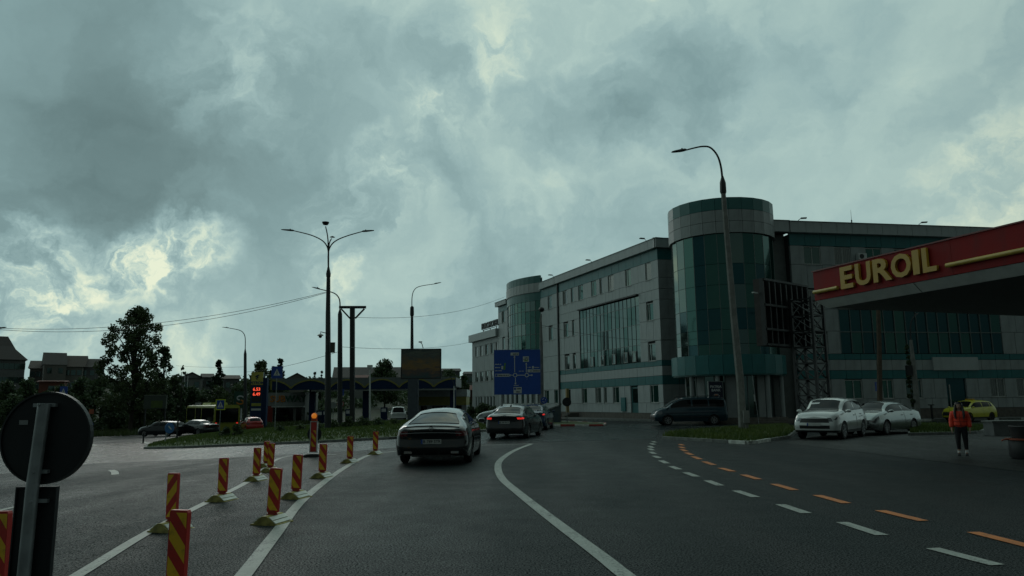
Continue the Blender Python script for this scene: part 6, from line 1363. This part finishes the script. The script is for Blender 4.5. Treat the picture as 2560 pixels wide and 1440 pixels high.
    for s, y in ((-1, stride*.4), (1, stride*1.2)):
        part('sock', MB().tube([(s*.103, y, .07), (s*.103, y, .18)], .046, 10), signw if long_hair else trouser, t, smooth=60)
        x = s*.106; part('shoe', MB().add([(x-.045, y+.06, 0), (x+.045, y+.06, 0), (x+.05, y-.18, 0), (x-.05, y-.18, 0), (x-.04, y+.055, .10), (x+.04, y+.055, .10), (x+.035, y-.06, .09), (x-.035, y-.06, .09), (x+.038, y-.17, .045), (x-.038, y-.17, .045)], [(3, 2, 1, 0), (0, 1, 5, 4), (4, 5, 6, 7), (7, 6, 8, 9), (9, 8, 2, 3), (1, 2, 8, 6, 5), (0, 4, 7, 9, 3)]), shoe, t)
    if long_hair:
        mbh = MB(); vs = []; rr = [(.135, .03, 0), (.125, .07, 0), (.09, .098, .0), (.04, .108, .01), (-.02, .112, .012), (-.10, .12, .02), (-.20, .13, .025), (-.32, .115, .03), (-.40, .07, .04)]
        for z, r, dy in rr:
            for q in range(18):
                a = R(-38)+R(256)*q/17        # open towards the face (-y)
                vs.append((r*math.cos(a)*(1+.06*math.sin(q*5.1)), r*math.sin(a)*1.0+dy, 1.555+z))
        m = len(rr); mbh.add(vs, [(i*18+q, i*18+q+1, (i+1)*18+q+1, (i+1)*18+q) for i in range(m-1) for q in range(17)])
        hp = part('hair', mbh, hair, t, smooth=80); cap_ = MB()
        cap_.lathe([(.0, .135), (.05, .128), (.085, .10), (.1, .06)], 18, c=(0, .005, 1.555), cap=False); part('hair_top', cap_, hair, hp, smooth=80)
        for s in (-1, 1): part('hair_lock', MB().tube([(s*.085, -.05, 1.60), (s*.105, -.07, 1.48), (s*.12, -.11, 1.36), (s*.12, -.15, 1.24), (s*.10, -.165, 1.14)], [.02, .035, .04, .032, .01], 8), hair, hp, smooth=70)
    else:
        part('hair', MB().lathe([(.0, .132), (.05, .124), (.085, .095), (.098, .05), (.095, -.02)], 16, c=(0, .01, 1.555), cap=False), hair, t, smooth=80)
    return t
p = G(2409, 1140); person('girl with long dark hair, orange red jacket and black trousers on the forecourt', (p.x, p.y, .005), -math.atan2(p.x, p.y), 1.42, M('jacket_orange', (.74, .050, .018), .6, var=.12, scale=6, bump=.5, bscale=14), M('trousers_black', (.012, .013, .016), .8))
for u, lb in ((269, 'distant walker on the far path, left of the two'), (283, 'distant walker on the far path, right of the two')):
    q = at(u, 1066, 140); g = zt(q.x); person(lb, (q.x, 118 if False else 112, zt(at(u, 1066, 112).x)) if False else (at(u, 1066, 112).x, 112, zt(at(u, 1066, 112).x)), math.pi if u < 275 else 0, 1.5, M('coat_dark', (.02, .022, .026), .8), M('trousers_grey', (.03, .03, .035), .8), long_hair=False, group='two walkers on the far path')
# ------------------------------------------------------------------ things at the right edge of the forecourt
p = G(2552, 1148); t = thing('waste_bin', 'dark round waste bin with an orange rim band at the right picture edge', 'waste bin', (p.x+.2, p.y, .005))
part('drum', MB().lathe([(.36, 0), (.40, .06), (.40, .46), (.38, .5)], 24), M('bin_dark', (.018, .020, .022), .5), t, smooth=40); part('rim_band', MB().lathe([(.40, .47), (.47, .485), (.47, .515), (.36, .52)], 24, cap=False), M('bin_orange', (.25, .05, .02), .5), t, smooth=40)
part('bag', MB().lathe([(.30, .5), (.34, .7), (.37, .82), (.35, .84), (.3, .7)], 24, cap=False), blackp, t, smooth=40); part('handle', MB().tube([(-.46, 0, .5), (-.60, -.02, .49), (-.62, .02, .46)], .02, 6), MT['bin_orange'], t)
p = G(2560, 1098); t = thing('concrete_block', 'pale low concrete block at the right edge behind the waste bin', 'block', (p.x+.4, p.y+3, 0), R(-6)); part('block', MB().box(.2, 2.4, -.4, .4, 0, .55), M('block_white', (.15, .16, .16), .6), t); part('top_slab', MB().box(.15, 2.45, -.45, .45, .55, .62), kerbm, t)
t = thing('concrete_bollard', 'low T shaped post on the pavement near the yellow taxi', 'post', (at(2330, 1035, 52.5).x, 52.5, .14)); part('stem', MB().box(-.05, .05, -.05, .05, 0, .95), dsteel, t); part('crosspiece', MB().box(-.2, .2, -.05, .05, .95, 1.02), dsteel, t)
# kerb stones along the far pavement on the right, every other one painted
kp = struct('pavement_kerb', None); kp['kind'] = 'structure'
stones([(20.5, 50.3), (24.5, 51.4), (48, 55.4)], kp, lambda k, n: kwhite if k % 3 == 0 else kerbm, h=.15, L=.9)
stones(P2([(1405, 1051)])+[(4.2, 67.3), (12.0, 57.4), (20.4, 50.35)], kp, None, h=.15, L=1.2)
t = thing('slanting_flagpole', 'thin slanting pole with a small pale pennant near the tower entrance', 'pole', (at(1897, 1050, 48).x, 48, 0)); part('pole', MB().tube([(0, 0, 0), (-.25, 0, 3.2)], .02, 6), steel, t); part('pennant', MB().box(-.22, -.14, -.01, .01, 1.5, 1.95), whitep, t)
